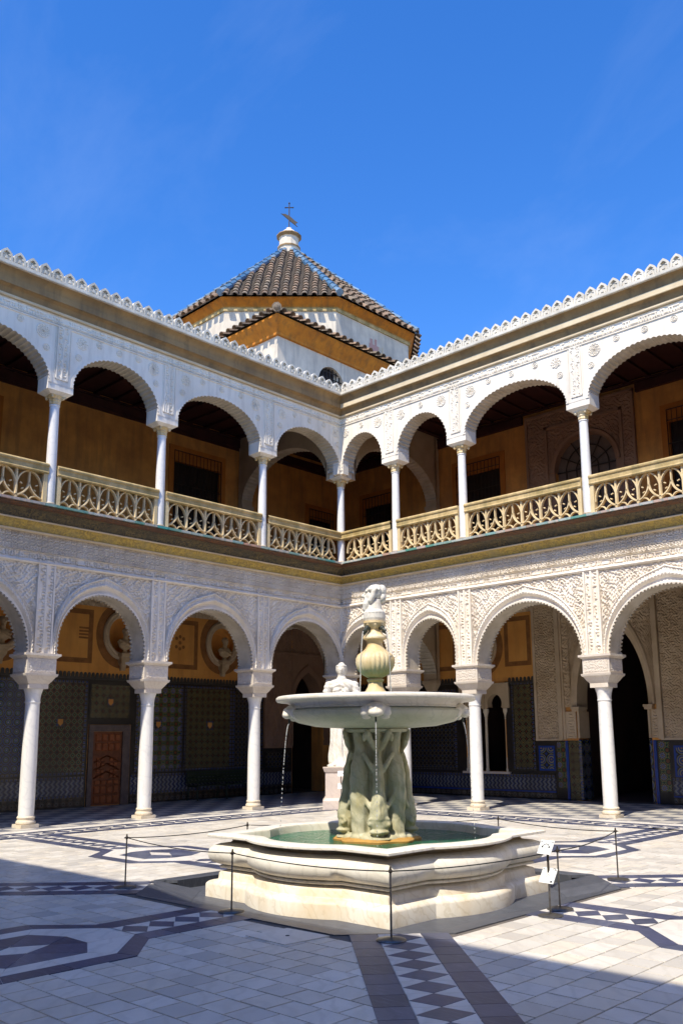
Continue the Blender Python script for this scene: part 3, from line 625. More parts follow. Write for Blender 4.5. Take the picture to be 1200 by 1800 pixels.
# ------------------------------------------------------------------ columns
def lower_column():
    root = empty('marble_column', (0, 0, 0))
    mb = MB(); mb.box(-.182, .182, -.182, .182, 0, .065); mb.build('plinth', M['marble_base'], root)
    mb = MB().lathe([(.165, .065), (.182, .08), (.185, .105), (.172, .13), (.158, .14), (.155, .155), (.165, .17), (.170, .19), (.160, .21), (.150, .218)], 28)
    mb.build('base', M['marble_base'], root, smooth=True)
    mb = MB().lathe([(.147, .218), (.149, .6), (.147, 1.2), (.141, 1.9), (.136, 2.36), (.146, 2.37), (.150, 2.385), (.146, 2.40)], 28); mb.build('shaft', M['marble'], root, smooth=True)
    mb = MB().lathe([(.140, 2.40), (.143, 2.46), (.152, 2.53), (.172, 2.60), (.182, 2.63), (.182, 2.645)], 28); mb.build('capital', M['marble'], root, smooth=True)
    mb = MB(); mb.frustum(0, 0, 2.645, 2.735, .205, .205, .205, .205)
    z = 2.738
    for a0, a1, h in ((.215, .245, .045), (.25, .275, .04), (.275, .31, .055), (.325, .335, .02), (.335, .345, .035)): mb.frustum(0, 0, z, z+h, a0, a0*.95, a1, a1*.95); z += h
    im = mb.build('impost', M['impost'], root)
    mb = MB(); mb.box(-.305, .305, -.29, .29, z-.002, 3.245)
    mb.frustum(0, 0, 3.243, 3.285, .312, .297, .365, .345); mb.box(-.372, .372, -.352, .352, 3.284, 3.33); mb.build('impost_block', M['impost'], root)
    for (ax, a) in (('x', .305), ('y', .29)):                     # carved sides
        for sg in (-1, 1):
            mb = MB(); n = 30; hw = .265 if ax == 'y' else .25
            U, Z = np.meshgrid(np.linspace(-hw, hw, n), np.linspace(z+.03, 3.225, 14), indexing='ij')
            H = .012*arabesque(U+sg, Z, 62)+.002
            if ax == 'y': P = np.stack([U, sg*(a+H), Z], -1)
            else: P = np.stack([sg*(a+H), U, Z], -1)
            mb.grid(P); mb.build('carved_panel', M['impost'], im)
    return root
def upper_column():
    root = empty('gallery_column', (0, 0, 0))
    mb = MB(); mb.box(-.14, .14, -.14, .14, 0, .10); mb.build('plinth', M['marble_base'], root)
    mb = MB().lathe([(.13, .10), (.135, .125), (.122, .15), (.112, .165), (.122, .185), (.118, .205), (.108, .21)], 24); mb.build('base', M['marble_base'], root, smooth=True)
    mb = MB().lathe([(.105, .21), (.107, .8), (.102, 1.5), (.095, 2.27), (.107, 2.28), (.107, 2.305), (.096, 2.31)], 24); mb.build('shaft', M['marble'], root, smooth=True)
    mb = MB().lathe([(.098, 2.31), (.112, 2.33), (.105, 2.37), (.122, 2.40), (.112, 2.43), (.145, 2.47), (.16, 2.485)], 24, mod=lambda a, z: 1+.06*cos(8*a)); 
    for i in (-1, 1):
        for j in (-1, 1): mb.sphere((i*.118, j*.118, 2.455), (.036, .036, .034), 8, 6)
    mb.box(-.155, .155, -.145, .145, 2.478, 2.505); mb.build('capital', M['urn'], root, smooth=True)
    return root
LC, UC = lower_column(), upper_column()
ordinal = ['', 'first', 'second', 'third', 'fourth']
def col_copy(proto, used, loc, rz, label, group):
    o = proto if not used else copy_tree(proto)
    if not used: used.append(1)
    o.location = loc; o.rotation_euler = (0, 0, rz); return tag(o, label, 'column', group)
ul, uu = [], []
col_copy(LC, ul, (0, 0, 0), 0, 'white marble column at the inner corner of the court, behind the robed statue', 'columns of the lower arcades')
for w, nm in ((SHADY, 'shaded'), (SUNNY, 'sunlit')):
    for k, s in enumerate(w.cols):
        col_copy(LC, ul, w.P(s, 0, 0), w.rz, f'{ordinal[k+1]} ground floor column from the corner along the {nm} arcade', 'columns of the lower arcades')
col_copy(UC, uu, (.2, -.2, Z_BAL), 0, 'slender upper gallery column at the inner corner, its foot behind the rail', 'columns of the upper gallery')
for w, nm in ((SHADY, 'shaded'), (SUNNY, 'sunlit')):
    for k, s in enumerate(w.cols):
        col_copy(UC, uu, w.P(s, .2, Z_BAL), w.rz, f'{ordinal[k+1]} slender upper column from the corner over the {nm} arcade', 'columns of the upper gallery')

# ------------------------------------------------------------------ balustrades
def balustrade(w, s0, s1, label, corner=False):
    root = empty('balustrade', w.P((s0+s1)/2, .2, Z_BAL), label, 'balustrade', 'pierced balustrades of the balcony')
    D0, D1, zb = .15, .25, Z_BAL+.015
    a = s0+(.10 if not corner else .26); b = s1-.115
    mb = MB()
    if corner:
        pr = [(.13, 6.985), (.30, 6.985), (.315, 7.01), (.30, 7.04), (.30, 7.12), (.325, 7.14), (.33, 7.17), (.30, 7.205), (.13, 7.21)]
        P = [[(d, d, z) for d, z in pr], [(b+.0, d, z) for d, z in pr]]; mb.grid(P)
    else:
        pr = [(.10, 6.985), (.30, 6.985), (.315, 7.01), (.30, 7.04), (.30, 7.12), (.325, 7.14), (.33, 7.17), (.30, 7.205), (.10, 7.21)]
        mb.prism(pr, 0, a-.01, b+.01)
    w.put(mb, 'rail', M['rail'], root)
    for x in ((a, b-.085) if not corner else (b-.085,)):
        mb = MB(); mb.box(x, x+.085, D0-.03, D1+.03, zb, 6.99); w.put(mb, 'end_post', M['tracery'], root)
    if corner: mb = MB(); mb.box(.15, .262, .15, .26, zb, 6.99); w.put(mb, 'end_post', M['tracery'], root)
    a2, b2 = a+(.085 if not corner else .0), b-.085; n = max(2, int(round((b2-a2)/.50))); W = (b2-a2)/n; H = 6.985-zb
    mb = MB(); wd = .051
    for i in range(n):
        x = a2+i*W
        if i: mb.bar([(x, zb), (x, zb+H)], wd*1.25, (D0, D1))
        t = np.linspace(0, 1, 9)
        for sx, o in ((1, 0), (-1, W)):
            # big pointed arch from stem to apex, inverted split bar, small cusped arches
            mb.bar(np.stack([x+o+sx*(W/2)*(1-np.cos(t*pi/2)**1.0)*1.0, zb+H*(.50+.50*np.sin(t*pi/2))], 1), wd*.8, (D0+.01, D1-.01))
            mb.bar(np.stack([x+o+sx*(W/2)*(1-(1-t)**1.6), zb+H*(.30+.38*t**1.5)], 1), wd*.85, (D0, D1))
            for q in (0, 1):
                u0 = x+o+sx*q*W/4 if False else x+(W/2)*q
            u = x+(0 if sx == 1 else W/2)
            mb.bar(np.stack([u+(W/4)*(1-np.cos(t*pi/2)), zb+H*(.14+.20*np.sin(t*pi/2)**.9)], 1), wd*.7, (D0+.012, D1-.012))
            mb.bar(np.stack([u+W/2-(W/4)*(1-np.cos(t*pi/2)), zb+H*(.14+.20*np.sin(t*pi/2)**.9)], 1), wd*.7, (D0+.012, D1-.012))
            # cusps
            for cx, cz, dx in ((x+o+sx*W*.16, .66, sx), (x+o+sx*W*.30, .52, -sx)):
                mb.bar([(cx, zb+H*cz), (cx+dx*.045, zb+H*(cz-.03))], .03, (D0+.03, D1-.03))
            cc = u+W/4
            for dx in (-1, 1): mb.bar([(cc+dx*W*.21, zb+H*.17), (cc+dx*W*.09, zb+H*.19)], .035, (D0+.03, D1-.03))
        mb.bar([(x+W/2, zb+H*.66), (x+W/2, zb+H)], wd*.75, (D0+.01, D1-.01))
        mb.bar([(x+W/2, zb), (x+W/2, zb+H*.20)], wd*.9, (D0, D1))
    mb.box(a2-.005, b2+.005, D0, D1, zb, zb+.025)
    w.put(mb, 'tracery', M['tracery'], root)
    return root
for w, nm in ((SHADY, 'shaded'), (SUNNY, 'sunlit')):
    c = [.2]+w.cols
    for k in range(4):
        balustrade(w, c[k], c[k+1], f'pierced Gothic stone balustrade, {ordinal[k+1]} bay from the corner on the {nm} balcony', k == 0)

# ------------------------------------------------------------------ galleries behind the arcades
def holes_wall(mb, s0, s1, z0, z1, d0, d1, holes):
    xs = sorted({s0, s1, *[h[0] for h in holes], *[h[1] for h in holes]})
    for a, b in zip(xs[:-1], xs[1:]):
        m = (a+b)/2; cur = z0
        for h in sorted([h for h in holes if h[0] < m < h[1]], key=lambda h: h[2]):
            if h[2] > cur: mb.box(a, b, d0, d1, cur, h[2])
            cur = h[3]
        if cur < z1: mb.box(a, b, d0, d1, cur, z1)
    return mb
def arch_pts(c, hw, zs, za, n=24, point=.10, horse=0.0):
    th = np.linspace(pi, 0, n+1)
    s = c+hw*np.cos(th)*(1+horse*np.sin(th)*np.sin(th)*4*np.maximum(0, .5-np.sin(th))); z = zs+(za-zs-point)*np.sin(th)+point*np.exp(-np.abs(np.cos(th))/.25)*np.sin(th)
    return s, z
def arch_infill(mb, c, hw, zs, za, ztop, d0, d1, n=24, point=.1, ext=0.0):
    s, z = arch_pts(c, hw, zs, za, n, point); N = len(s)
    for d in (d0, d1): mb.grid(np.stack([np.stack([s, np.full(N, d), z], -1), np.stack([s, np.full(N, d), np.full(N, ztop)], -1)], 1))
    mb.grid(np.stack([np.stack([s, np.full(N, d0), z], -1), np.stack([s, np.full(N, d1), z], -1)], 1)); return mb
def room(w, s0, s1, z0, z1, parent, depth=4.0):
    mb = MB(); a, b = -GD-.5, -GD-.5-depth; e = .6
    S0, S1 = s0-e, s1+e
    mb.poly([(S0, b, z0), (S1, b, z0), (S1, b, z1), (S0, b, z1)]); mb.poly([(S0, a, z0), (S0, b, z0), (S0, b, z1), (S0, a, z1)])
    mb.poly([(S1, a, z0), (S1, b, z0), (S1, b, z1), (S1, a, z1)]); mb.poly([(S0, a, z1), (S1, a, z1), (S1, b, z1), (S0, b, z1)])
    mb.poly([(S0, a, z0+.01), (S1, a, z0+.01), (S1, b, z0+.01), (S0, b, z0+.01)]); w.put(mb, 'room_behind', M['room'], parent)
B0 = -GD                                                          # wall face
def slabp(w, name, mat, parent, s0, s1, z0, z1, t, base=0.0):
    mb = MB(); mb.box(min(s0, s1), max(s0, s1), B0-.02+base+min(t, 0), B0+base+t, z0, z1); return w.put(mb, name, M[mat], parent)
def tile_panel(w, root, s0, s1, z0, z1, mat, border='az_frame', bw=.07):
    p = slabp(w, 'tile_panel', mat, root, s0, s1, z0, z1, .010)
    mb = MB()
    for a, b, c, d in ((s0-bw, s1+bw, z0-bw, z0), (s0-bw, s1+bw, z1, z1+bw), (s0-bw, s0, z0, z1), (s1, s1+bw, z0, z1)): mb.box(a, b, B0-.02, B0+.016, c, d)
    w.put(mb, 'tile_border', M[border], p)
def crest(w, root, s0, s1, z):
    """row of small rounded battlements along the top of the tiled dado"""
    n = int((s1-s0)/.115); mb = MB(); mb.box(s0, s1, B0-.02, B0+.03, z-.05, z)
    for i in range(n):
        c = s0+(i+.5)*(s1-s0)/n; r = .046
        pts = [(c-r, z), (c+r, z), (c+r, z+.07), (c+r*.6, z+.115), (c, z+.13), (c-r*.6, z+.115), (c-r, z+.07)]
        mb.prism(pts, 1, B0-.02, B0+.022)
    w.put(mb, 'glazed_cresting', M['crest'], root)

def painted_frame(w, root, s0, s1, z0, z1, bw=.13):
    mb = MB()
    for a, b, c, d in ((s0, s1, z0, z0+bw), (s0, s1, z1-bw, z1), (s0, s0+bw, z0+bw, z1-bw), (s1-bw, s1, z0+bw, z1-bw)): mb.box(a, b, B0-.02, B0+.003, c, d)
    w.put(mb, 'painted_border', M['paint_brown'], root)
def roundel(w, root, s, z):
    """deep round niche frame for a bust"""
    mb = MB(); n = 40; rows = []
    for r, d in ((.60, .003), (.60, .05), (.56, .085), (.52, .07), (.48, .085), (.44, .06), (.42, .01), (.42, -.16), (.30, -.30), (.01, -.36)):
        rows.append([(s+r*cos(2*pi*k/n), B0+d, z+r*1.12*sin(2*pi*k/n)) for k in range(n)])
    w.put(MB().grid(rows[:7], cv=True), 'niche_frame', M['stucco_tan'], root, True)
    mn = MB().grid(rows[6:], cv=True); mn.poly([(x, y-.004, z_) for x, y, z_ in [(s+.05*cos(2*pi*k/12), B0-.355, z+.05*sin(2*pi*k/12)) for k in range(12)]]); w.put(mn, 'niche', M['ochre'], root, True)
    mb = MB(); rr = [[(s+r*cos(2*pi*k/n), B0+.004, z+r*1.12*sin(2*pi*k/n)) for k in range(n)] for r in (.57, .80)]
    w.put(mb.grid(rr, cv=True), 'painted_ring', M['paint_brown'], root)
    mb = MB(); prof = [(.17, z-.50), (.17, z-.56), (.13, z-.62), (.12, z-.72), (.07, z-.82), (.06, z-.95)]
    P = [[(s-a, B0, q), (s-a, B0+a*1.6, q), (s+a, B0+a*1.6, q), (s+a, B0, q)] for a, q in prof]; mb.grid(P); mb.poly(P[0]); w.put(mb, 'console', M['bust'], root)

def barred_window(w, root, s0, s1, z0, z1, bars=True):
    fr = slabp(w, 'window', 'shutter', root, s0, s1, z0, z1, -.10)
    mb = MB(); f = .17
    for a, b, c, d in ((s0-f, s0, z0, z1+f), (s1, s1+f, z0, z1+f), (s0, s1, z1, z1+f)): mb.box(a, b, B0-.02, B0+.03, c, d)
    w.put(mb, 'painted_surround', M['orange_frame'], fr)
    mb = MB()
    for a, b, c, d in ((s0-.001, s0+.03, z0, z1), (s1-.03, s1+.001, z0, z1), (s0+.03, s1-.03, z1-.30, z1)): mb.box(a, b, B0-.12, B0-.0, c, d)
    w.put(mb, 'reveal', M['orange_frame'], fr)
    m = (s0+s1)/2; mb = MB()
    for a, b in ((s0+.05, m-.01), (m+.01, s1-.05)):
        for q in range(4):
            h = (z1-.42-z0)/4; mb.box(a+.05, b-.05, B0-.10, B0-.075, z0+q*h+.06, z0+(q+1)*h-.04)
    w.put(mb, 'shutter_panel', M['shutter'], fr)
    mb = MB(); n = int((s1-s0)/.13)
    for i in range(n+1):
        x = s0+(s1-s0)*i/n; mb.tube([(x, B0+.045, z0), (x, B0+.045, z1+.02)], .010, 5)
    for z in np.arange(z0+.3, z1, .62): mb.tube([(s0, B0+.05, z), (s1, B0+.05, z)], .011, 5)
    mb.tube([(s0, B0+.05, z1+.01), (s1, B0+.05, z1+.01)], .013, 5)
    w.put(mb, 'iron_bars', M['iron'], fr)
    return fr

def ceiling(w, z, name, mat, a=0.2, zb=.16):
    mb = MB(); s0 = -GD if w.key == 'sunny' else a
    mb.poly([(s0, -GD, z), (S_END, -GD, z), (S_END, -.02, z), (s0, -.02, z)])
    c = w.put(mb, name, M[mat]); c['kind'] = 'structure'
    mb = MB()
    for x in np.arange(s0+.2, 12.5, .62): mb.box(x, x+.13, -GD, -.02, z-zb, z-.002)
    mb.box(s0, 12.5, -GD, -GD+.12, z-zb-.05, z-zb-.002); w.put(mb, 'ceiling_beam', M[mat], c)
for w in (SUNNY, SHADY):
    ceiling(w, Z_CEIL1+.15, 'lower_gallery_ceiling', 'dark_wood'); ceiling(w, Z_CEIL2+.12, 'upper_gallery_ceiling', 'dark_wood', .2, .07)
    mb = MB(); s0 = -GD-.5 if w.key == 'sunny' else .0
    mb.box(s0, S_END, -GD-.5, -.25, 5.80, Z_BAL-.03); o = w.put(mb, 'upper_gallery_floor', M['roomfloor']); o['kind'] = 'structure'
    mb = MB(); mb.box(s0, S_END, -GD-.5, -.02, 11.0, 11.06); o = w.put(mb, 'gallery_roof_slab', M['limewash']); o['kind'] = 'structure'

# ---- shaded wing, back wall
w = SHADY
W1 = empty('gallery_wall', w.P(4, -GD, 0), 'tiled and ochre back wall of the shaded gallery, with a carved wooden door and barred windows above', 'wall', 'back walls of the galleries')
mb = MB(); AR = (-2.60, .66)
holes_wall(mb, -GD-.5, S_END, 0, 11.0, -GD-.5, -GD, [(AR[0]-AR[1], AR[0]+AR[1], 0, 3.80), (1.07, 2.82, Z_BAL, 10.0), (8.10, 9.75, Z_BAL, 10.0), (-3.8, -2.6, Z_BAL, 9.25), (.46, 1.34, 3.9, 4.94), (3.82, 4.70, 3.9, 4.94), (7.2, 8.08, 3.9, 4.94)])
wl = w.put(mb, 'plaster_wall', M['ochre_up'], W1)
slabp(w, 'ochre_field', 'ochre', W1, -.72, S_END, 3.30, 5.10, .001) if False else None
mb = MB(); holes_wall(mb, -.75, 12.5, 3.30, 5.12, -GD-.02, -GD+.002, [(.46, 1.34, 3.9, 4.94), (3.82, 4.70, 3.9, 4.94), (7.2, 8.08, 3.9, 4.94)])
w.put(mb, 'ochre_field', M['ochre'], W1)
mb = MB(); relief(mb, -.75, 12.4, 5.12, Z_CEIL1, B0+.01, .03, lambda S, Z: arabesque(S, Z, 26), .035); w.put(mb, 'stucco_frieze', M['stucco_tan'], W1)
for s in (.90, 4.26, 7.64): roundel(w, W1, s, 4.42)
for a, b in ((-.65, .0), (1.78, 3.4), (5.15, 6.75)): painted_frame(w, W1, a, b, 3.62, 5.02)
# painted heraldic badges
mb = MB()
for k in range(4): mb.box(5.28, 5.55, B0-.01, B0+.004, 4.25+k*.085, 4.25+k*.085+.05)
w.put(mb, 'painted_badge', M['paint_brown'], W1)
mb = MB()
for dx, dz in ((0, 0), (-.12, .12), (.12, .12), (-.12, -.12), (.12, -.12), (0, .17), (0, -.17)): mb.prism([(2.40+dx+.055*cos(q), 4.36+dz+.055*sin(q)) for q in np.arange(0, 2*pi, pi/3)], 1, B0-.01, B0+.004)
w.put(mb, 'painted_badge', M['paint_brown'], W1)
# tiled dado
slabp(w, 'tile_ground', 'az_black', W1, -.75, 3.90, 0, 3.25, .004); slabp(w, 'tile_ground', 'az_black', W1, 5.17, 12.4, 0, 3.25, .004); slabp(w, 'tile_ground', 'az_black', W1, 3.90, 5.17, 2.05, 3.25, .004)
for s0, s1, m in ((5.30, 6.62, 'az_diamond'), (6.80, 8.45, 'az_blue'), (8.62, 10.6, 'az_star'), (2.30, 3.70, 'az_star'), (.56, 2.10, 'az_circle'), (-.62, .40, 'az_trellis')):
    tile_panel(w, W1, s0, s1, .88, 3.08, m)
tile_panel(w, W1, 3.98, 5.12, 2.22, 3.08, 'az_circle', 'az_black', .05)
for a, b in ((-.75, 3.86), (5.22, 12.2)):
    slabp(w, 'dado_tiles', 'az_dado', W1, a, b, .30, .68, .014); slabp(w, 'base_tiles', 'az_base', W1, a, b, .03, .24, .020)
    slabp(w, 'dado_ledge', 'az_frame', W1, a, b, .70, .78, .026); slabp(w, 'base_ledge', 'az_frame', W1, a, b, .24, .29, .024)
crest(w, W1, -.75, 12.2, 3.26)
for s, z in ((5.95, 2.10), (3.05, 2.06), (1.3, 2.05), (4.55, 2.63)):        # framed shields set in the tiling
    mb = MB(); mb.box(s-.11, s+.11, B0, B0+.022, z-.13, z+.13); q = w.put(mb, 'tile_shield', M['az_frame'], W1)
    mb = MB(); mb.prism([(s-.07, z+.08), (s+.07, z+.08), (s+.07, z-.02), (s, z-.09), (s-.07, z-.02)], 1, B0+.02, B0+.030); w.put(mb, 'shield_field', M['ochre'], q)
# carved door
dr = slabp(w, 'door', 'door_wood_dark', W1, 4.17, 5.02, .02, 1.86, .02)
S0, S1, Zd = 4.17, 5.02, 1.84
def dpanel(a, b, c, d, t=.05):
    mb = MB(); mb.frustum((a+b)/2, (c+d)/2, 0, 1, (b-a)/2, (d-c)/2, (b-a)/2*.72, (d-c)/2*.72)
    V = mb.array(); mb.v = [np.stack([V[:, 0], B0+.018+V[:, 2]*(t-.018), V[:, 1]], 1)]; w.put(mb, 'door_panel', M['door_wood'], dr)
for r0 in (.06, .30, 1.38, 1.62):
    for k in range(4): a = S0+.06+k*.186; dpanel(a, a+.16, r0, r0+.20)
for k in range(4): a = S0+.06+k*.186; dpanel(a, a+.16, .53, .64)
for k in range(2):
    for j in range(2):
        cx, cz = S0+.235+.38*k, .80+.30*j
        for q in range(4):
            an = q*pi/2+pi/4; x, z = cx+.085*cos(an), cz+.085*sin(an); dpanel(x-.055, x+.055, z-.05, z+.05, .045)
mb = MB()
for sx in (-1, 1):
    for j in range(3): mb.bar([(4.595+sx*.36, .70+j*.2), (4.595, .86+j*.2), (4.595-sx*.36, .70+j*.2)], .03, (B0+.02, B0+.052))
w.put(mb, 'door_strapwork', M['door_wood'], dr)
mb = MB()
for a, b, c, d in ((3.94, 4.165, 0, 1.87), (5.025, 5.15, 0, 1.87), (3.94, 5.15, 1.872, 2.04)): mb.box(a, b, B0-.02, B0+.055, c, d)
w.put(mb, 'marble_door_frame', M['door_marble'], dr)
# lozenge stucco around the corner doorway
mb = MB(); a0, a1 = AR[0]-AR[1], AR[0]+AR[1]
relief(mb, a1+.06, -.82, 1.45, 5.6, B0+.012, .035, lambda S, Z: sebka(S, Z), .02); relief(mb, -GD+.02, a1+.04, 4.35, 5.6, B0+.012, .035, lambda S, Z: sebka(S, Z), .022)
relief(mb, -GD+.02, a0-.04, 1.45, 4.3, B0+.012, .035, lambda S, Z: sebka(S, Z), .025)
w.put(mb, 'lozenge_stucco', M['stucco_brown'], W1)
mb = MB(); mb.box(a1+.02, a1+.06, B0, B0+.07, 1.45, 4.35); mb.box(-GD, -.80, B0, B0+.08, 4.30, 4.36); mb.box(-.82, -.76, B0, B0+.06, 1.40, 5.6); mb.box(a1+.02, -.76, B0, B0+.05, 1.38, 1.45); w.put(mb, 'stucco_rib', M['stucco_brown'], W1)
mb = MB(); n = 40; sA, zA = arch_pts(AR[0], AR[1], 2.55, 3.76, n); rows = []
for q, d in ((1.22, .012), (1.20, .06), (1.12, .075), (1.04, .05), (1.0, .05), (1.0, -.5)):
    rows.append(np.stack([AR[0]+(sA-AR[0])*q, np.full(n+1, B0+d), 2.55+(zA-2.55)*q], -1))
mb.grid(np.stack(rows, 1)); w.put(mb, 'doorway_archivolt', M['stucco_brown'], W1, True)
mb = MB(); arch_infill(mb, AR[0], AR[1]*1.2, 2.55, 3.76+.24, 4.36, B0+.012, B0-.5); w.put(mb, 'doorway_spandrel', M['stucco_brown'], W1)
slabp(w, 'tile_ground', 'az_black', W1, a1+.02, -.74, 0, 1.38, .004); tile_panel(w, W1, a1+.12, -.84, .80, 1.26, 'az_trellis', 'az_black', .05)
slabp(w, 'dado_tiles', 'az_dado', W1, a1+.05, -.80, .30, .66, .014); slabp(w, 'base_tiles', 'az_base', W1, a1+.05, -.80, .03, .26, .02)
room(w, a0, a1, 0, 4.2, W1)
barred_window(w, W1, 1.09, 2.80, Z_BAL, 9.98); barred_window(w, W1, 8.12, 9.73, Z_BAL, 9.98); barred_window(w, W1, -3.76, -2.64, Z_BAL, 9.23)
mb = MB(); mb.box(-GD, 12.4, B0, B0+.10, 10.60, 10.84); mb.box(-GD, 12.4, B0, B0+.05, 10.52, 10.60); w.put(mb, 'wall_plate', M['dark_wood'], W1)

# ---- sunlit wing, back wall
w = SUNNY
W2 = empty('gallery_wall', w.P(4, -GD, 0), 'tiled and stuccoed back wall of the sunlit gallery, with a tall portal and a fanlight window above', 'wall', 'back walls of the galleries')
PC, PH = 5.77, 1.01
mb = MB(); holes_wall(mb, -GD, S_END, 0, 11.0, -GD-.5, -GD, [(PC-PH, PC+PH, 0, 4.75), (1.15, 2.48, .70, 2.95), (1.05, 2.67, Z_BAL, 9.85), (7.75, 9.4, Z_BAL, 9.9), (-2.86, -1.58, Z_BAL, 9.6), (4.48, 6.34, 7.0, 9.86), (1.26, 2.14, 3.72, 4.76)])
w.put(mb, 'plaster_wall', M['ochre_up'], W2)
mb = MB(); holes_wall(mb, -GD+.05, 3.50, 3.32, 5.12, -GD-.02, -GD+.002, [(1.26, 2.14, 3.72, 4.76)]); w.put(mb, 'ochre_field', M['ochre'], W2)
roundel(w, W2, 1.70, 4.24)
painted_frame(w, W2, 2.55, 3.42, 3.62, 5.02); painted_frame(w, W2, -.35, .85, 3.62, 5.02)
mb = MB(); relief(mb, -GD+.05, 3.5, 5.12, 5.6, B0+.01, .03, lambda S, Z: arabesque(S, Z, 26), .035)
relief(mb, 3.58, 4.22, 1.60, 5.2, B0+.03, .035, lambda S, Z: arabesque(S, Z, 46), .02); relief(mb, 3.55, 8.6, 5.24, 5.6, B0+.03, .035, lambda S, Z: interlace(S, Z, .2), .025)
relief(mb, 7.14, 8.0, 1.60, 5.2, B0+.03, .035, lambda S, Z: arabesque(S, Z, 46), .02); relief(mb, 8.3, 9.4, 1.6, 5.2, B0+.03, .03, lambda S, Z: arabesque(S, Z, 46), .03)
relief(mb, 4.42, PC-PH-.02, 1.60, 2.30, B0+.04, .02, lambda S, Z: script_band(Z, S, 4.42, PC-PH-.02, .08), .02); relief(mb, PC+PH+.02, 7.0, 1.6, 2.3, B0+.04, .02, lambda S, Z: script_band(Z, S, PC+PH+.02, 7.0, .08), .02)
w.put(mb, 'carved_portal_panel', M['stucco_tan'], W2)
mb = MB()
for a, b, t in ((3.50, 3.58, .07), (4.24, 4.36, .12), (4.36, 4.42, .08), (6.98, 7.04, .08), (7.02, 7.13, .12), (8.0, 8.06, .07), (8.22, 8.30, .08)): mb.box(a, b, B0, B0+t, 1.57, 5.22 if a not in (4.36, 6.98) else 5.0)
mb.box(3.50, 8.6, B0, B0+.09, 5.20, 5.26); mb.box(3.50, 4.30, B0, B0+.08, 1.545, 1.60); mb.box(7.04, 9.4, B0, B0+.08, 1.545, 1.60); mb.box(4.36, 7.04, B0, B0+.07, 4.98, 5.06)
w.put(mb, 'portal_rib', M['stucco_tan'], W2)
# portal arch: spandrels, archivolt, imposts, reveals
n = 48; sA, zA = arch_pts(PC, PH, 2.42, 4.70, n, .18); mb = MB(); rows = []
for q, d in ((1.17, .03), (1.15, .085), (1.10, .10), (1.05, .06), (1.0, .05), (.985, .04), (.985, -.52)): rows.append(np.stack([PC+(sA-PC)*q, np.full(n+1, B0+d), 2.42+(zA-2.42)*q], -1))
mb.grid(np.stack(rows, 1)); w.put(mb, 'portal_archivolt', M['stucco_tan'], W2, True, 30)
mb = MB(); ns = 90; S = np.linspace(4.42, 6.98, ns); zb = np.interp(S, PC+(sA-PC)*1.16, 2.42+(zA-2.42)*1.16); zb = np.where((S < PC-PH*1.16) | (S > PC+PH*1.16), 2.42, zb); zb = np.minimum(zb, 4.97)
T = np.linspace(0, 1, 90); SS = np.repeat(S[:, None], 90, 1); ZZ = zb[:, None]+(4.98-zb)[:, None]*T[None]; mb.grid(np.stack([SS, B0+.02+.035*arabesque(SS, ZZ, 36), ZZ], -1)); w.put(mb, 'portal_spandrel', M['stucco_tan'], W2)
mb = MB()
for c in (PC-PH, PC+PH):
    mb.box(c-.10, c+.10, B0-.30, B0+.13, 2.30, 2.36); mb.box(c-.12, c+.12, B0-.32, B0+.15, 2.36, 2.42)
w.put(mb, 'portal_impost', M['stucco_tan'], W2)
mb = MB()
for c, sg in ((PC-PH, 1), (PC+PH, -1)): mb.box(min(c, c+sg*.06), max(c, c+sg*.06), B0-.49, B0+.04, 1.60, 2.30)
w.put(mb, 'portal_jamb', M['stucco_tan'], W2)
mb = MB()
for c, sg in ((PC-PH, 1), (PC+PH, -1)): mb.box(min(c, c+sg*.07), max(c, c+sg*.07), B0-.49, B0+.02, .02, 1.56)
w.put(mb, 'tiled_jamb', M['az_ring_blue'], W2)
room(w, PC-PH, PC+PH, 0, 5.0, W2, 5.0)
# tiled dado
slabp(w, 'tile_ground', 'az_black', W2, -GD+.05, 1.12, 0, 3.25, .004); slabp(w, 'tile_ground', 'az_black', W2, 2.51, 4.62, 0, 1.545, .004); slabp(w, 'tile_ground', 'az_black', W2, 2.51, 3.50, 1.545, 3.2, .004); slabp(w, 'tile_ground', 'az_black', W2, 6.8, 9.4, 0, 1.545, .004)
slabp(w, 'tile_ground', 'az_black', W2, 1.12, 2.51, 0, .70, .004)
for s0, s1, z0, z1, m in ((-3.2, -1.6, .88, 3.0, 'az_diamond'), (-1.40, .72, .80, 3.0, 'az_trellis'), (2.80, 3.38, .82, 3.08, 'az_circle')): tile_panel(w, W2, s0, s1, z0, z1, m)
tile_panel(w, W2, 3.58, 3.98, .80, 1.36, 'az_ring_blue', 'az_bluestrip', .05); tile_panel(w, W2, 7.36, 7.9, .70, 1.36, 'az_ring_blue', 'az_bluestrip', .05)
slabp(w, 'tile_panel', 'az_star', W2, 4.10, 4.36, .30, 1.52, .012); slabp(w, 'tile_panel', 'az_star', W2, 6.92, 7.20, .30, 1.52, .012)
slabp(w, 'cobalt_edge', 'az_bluestrip', W2, 4.37, 4.44, .02, 1.54, .03); slabp(w, 'tile_panel', 'az_circle', W2, 4.45, 4.755, .02, 1.54, .012); slabp(w, 'cobalt_edge', 'az_bluestrip', W2, 6.80, 6.88, .02, 1.54, .02)
for a, b in ((-3.9, 4.02), (7.24, 9.4)):
    slabp(w, 'dado_tiles', 'az_dado', W2, a, b, .24, .56, .014); slabp(w, 'base_tiles', 'az_base', W2, a, b, .03, .17, .020); slabp(w, 'dado_ledge', 'az_frame', W2, a, b, .57, .66, .028); slabp(w, 'base_ledge', 'az_bluestrip', W2, a, b, .18, .22, .024)
crest(w, W2, -3.9, .95, 3.26); crest(w, W2, 2.62, 3.50, 3.18)
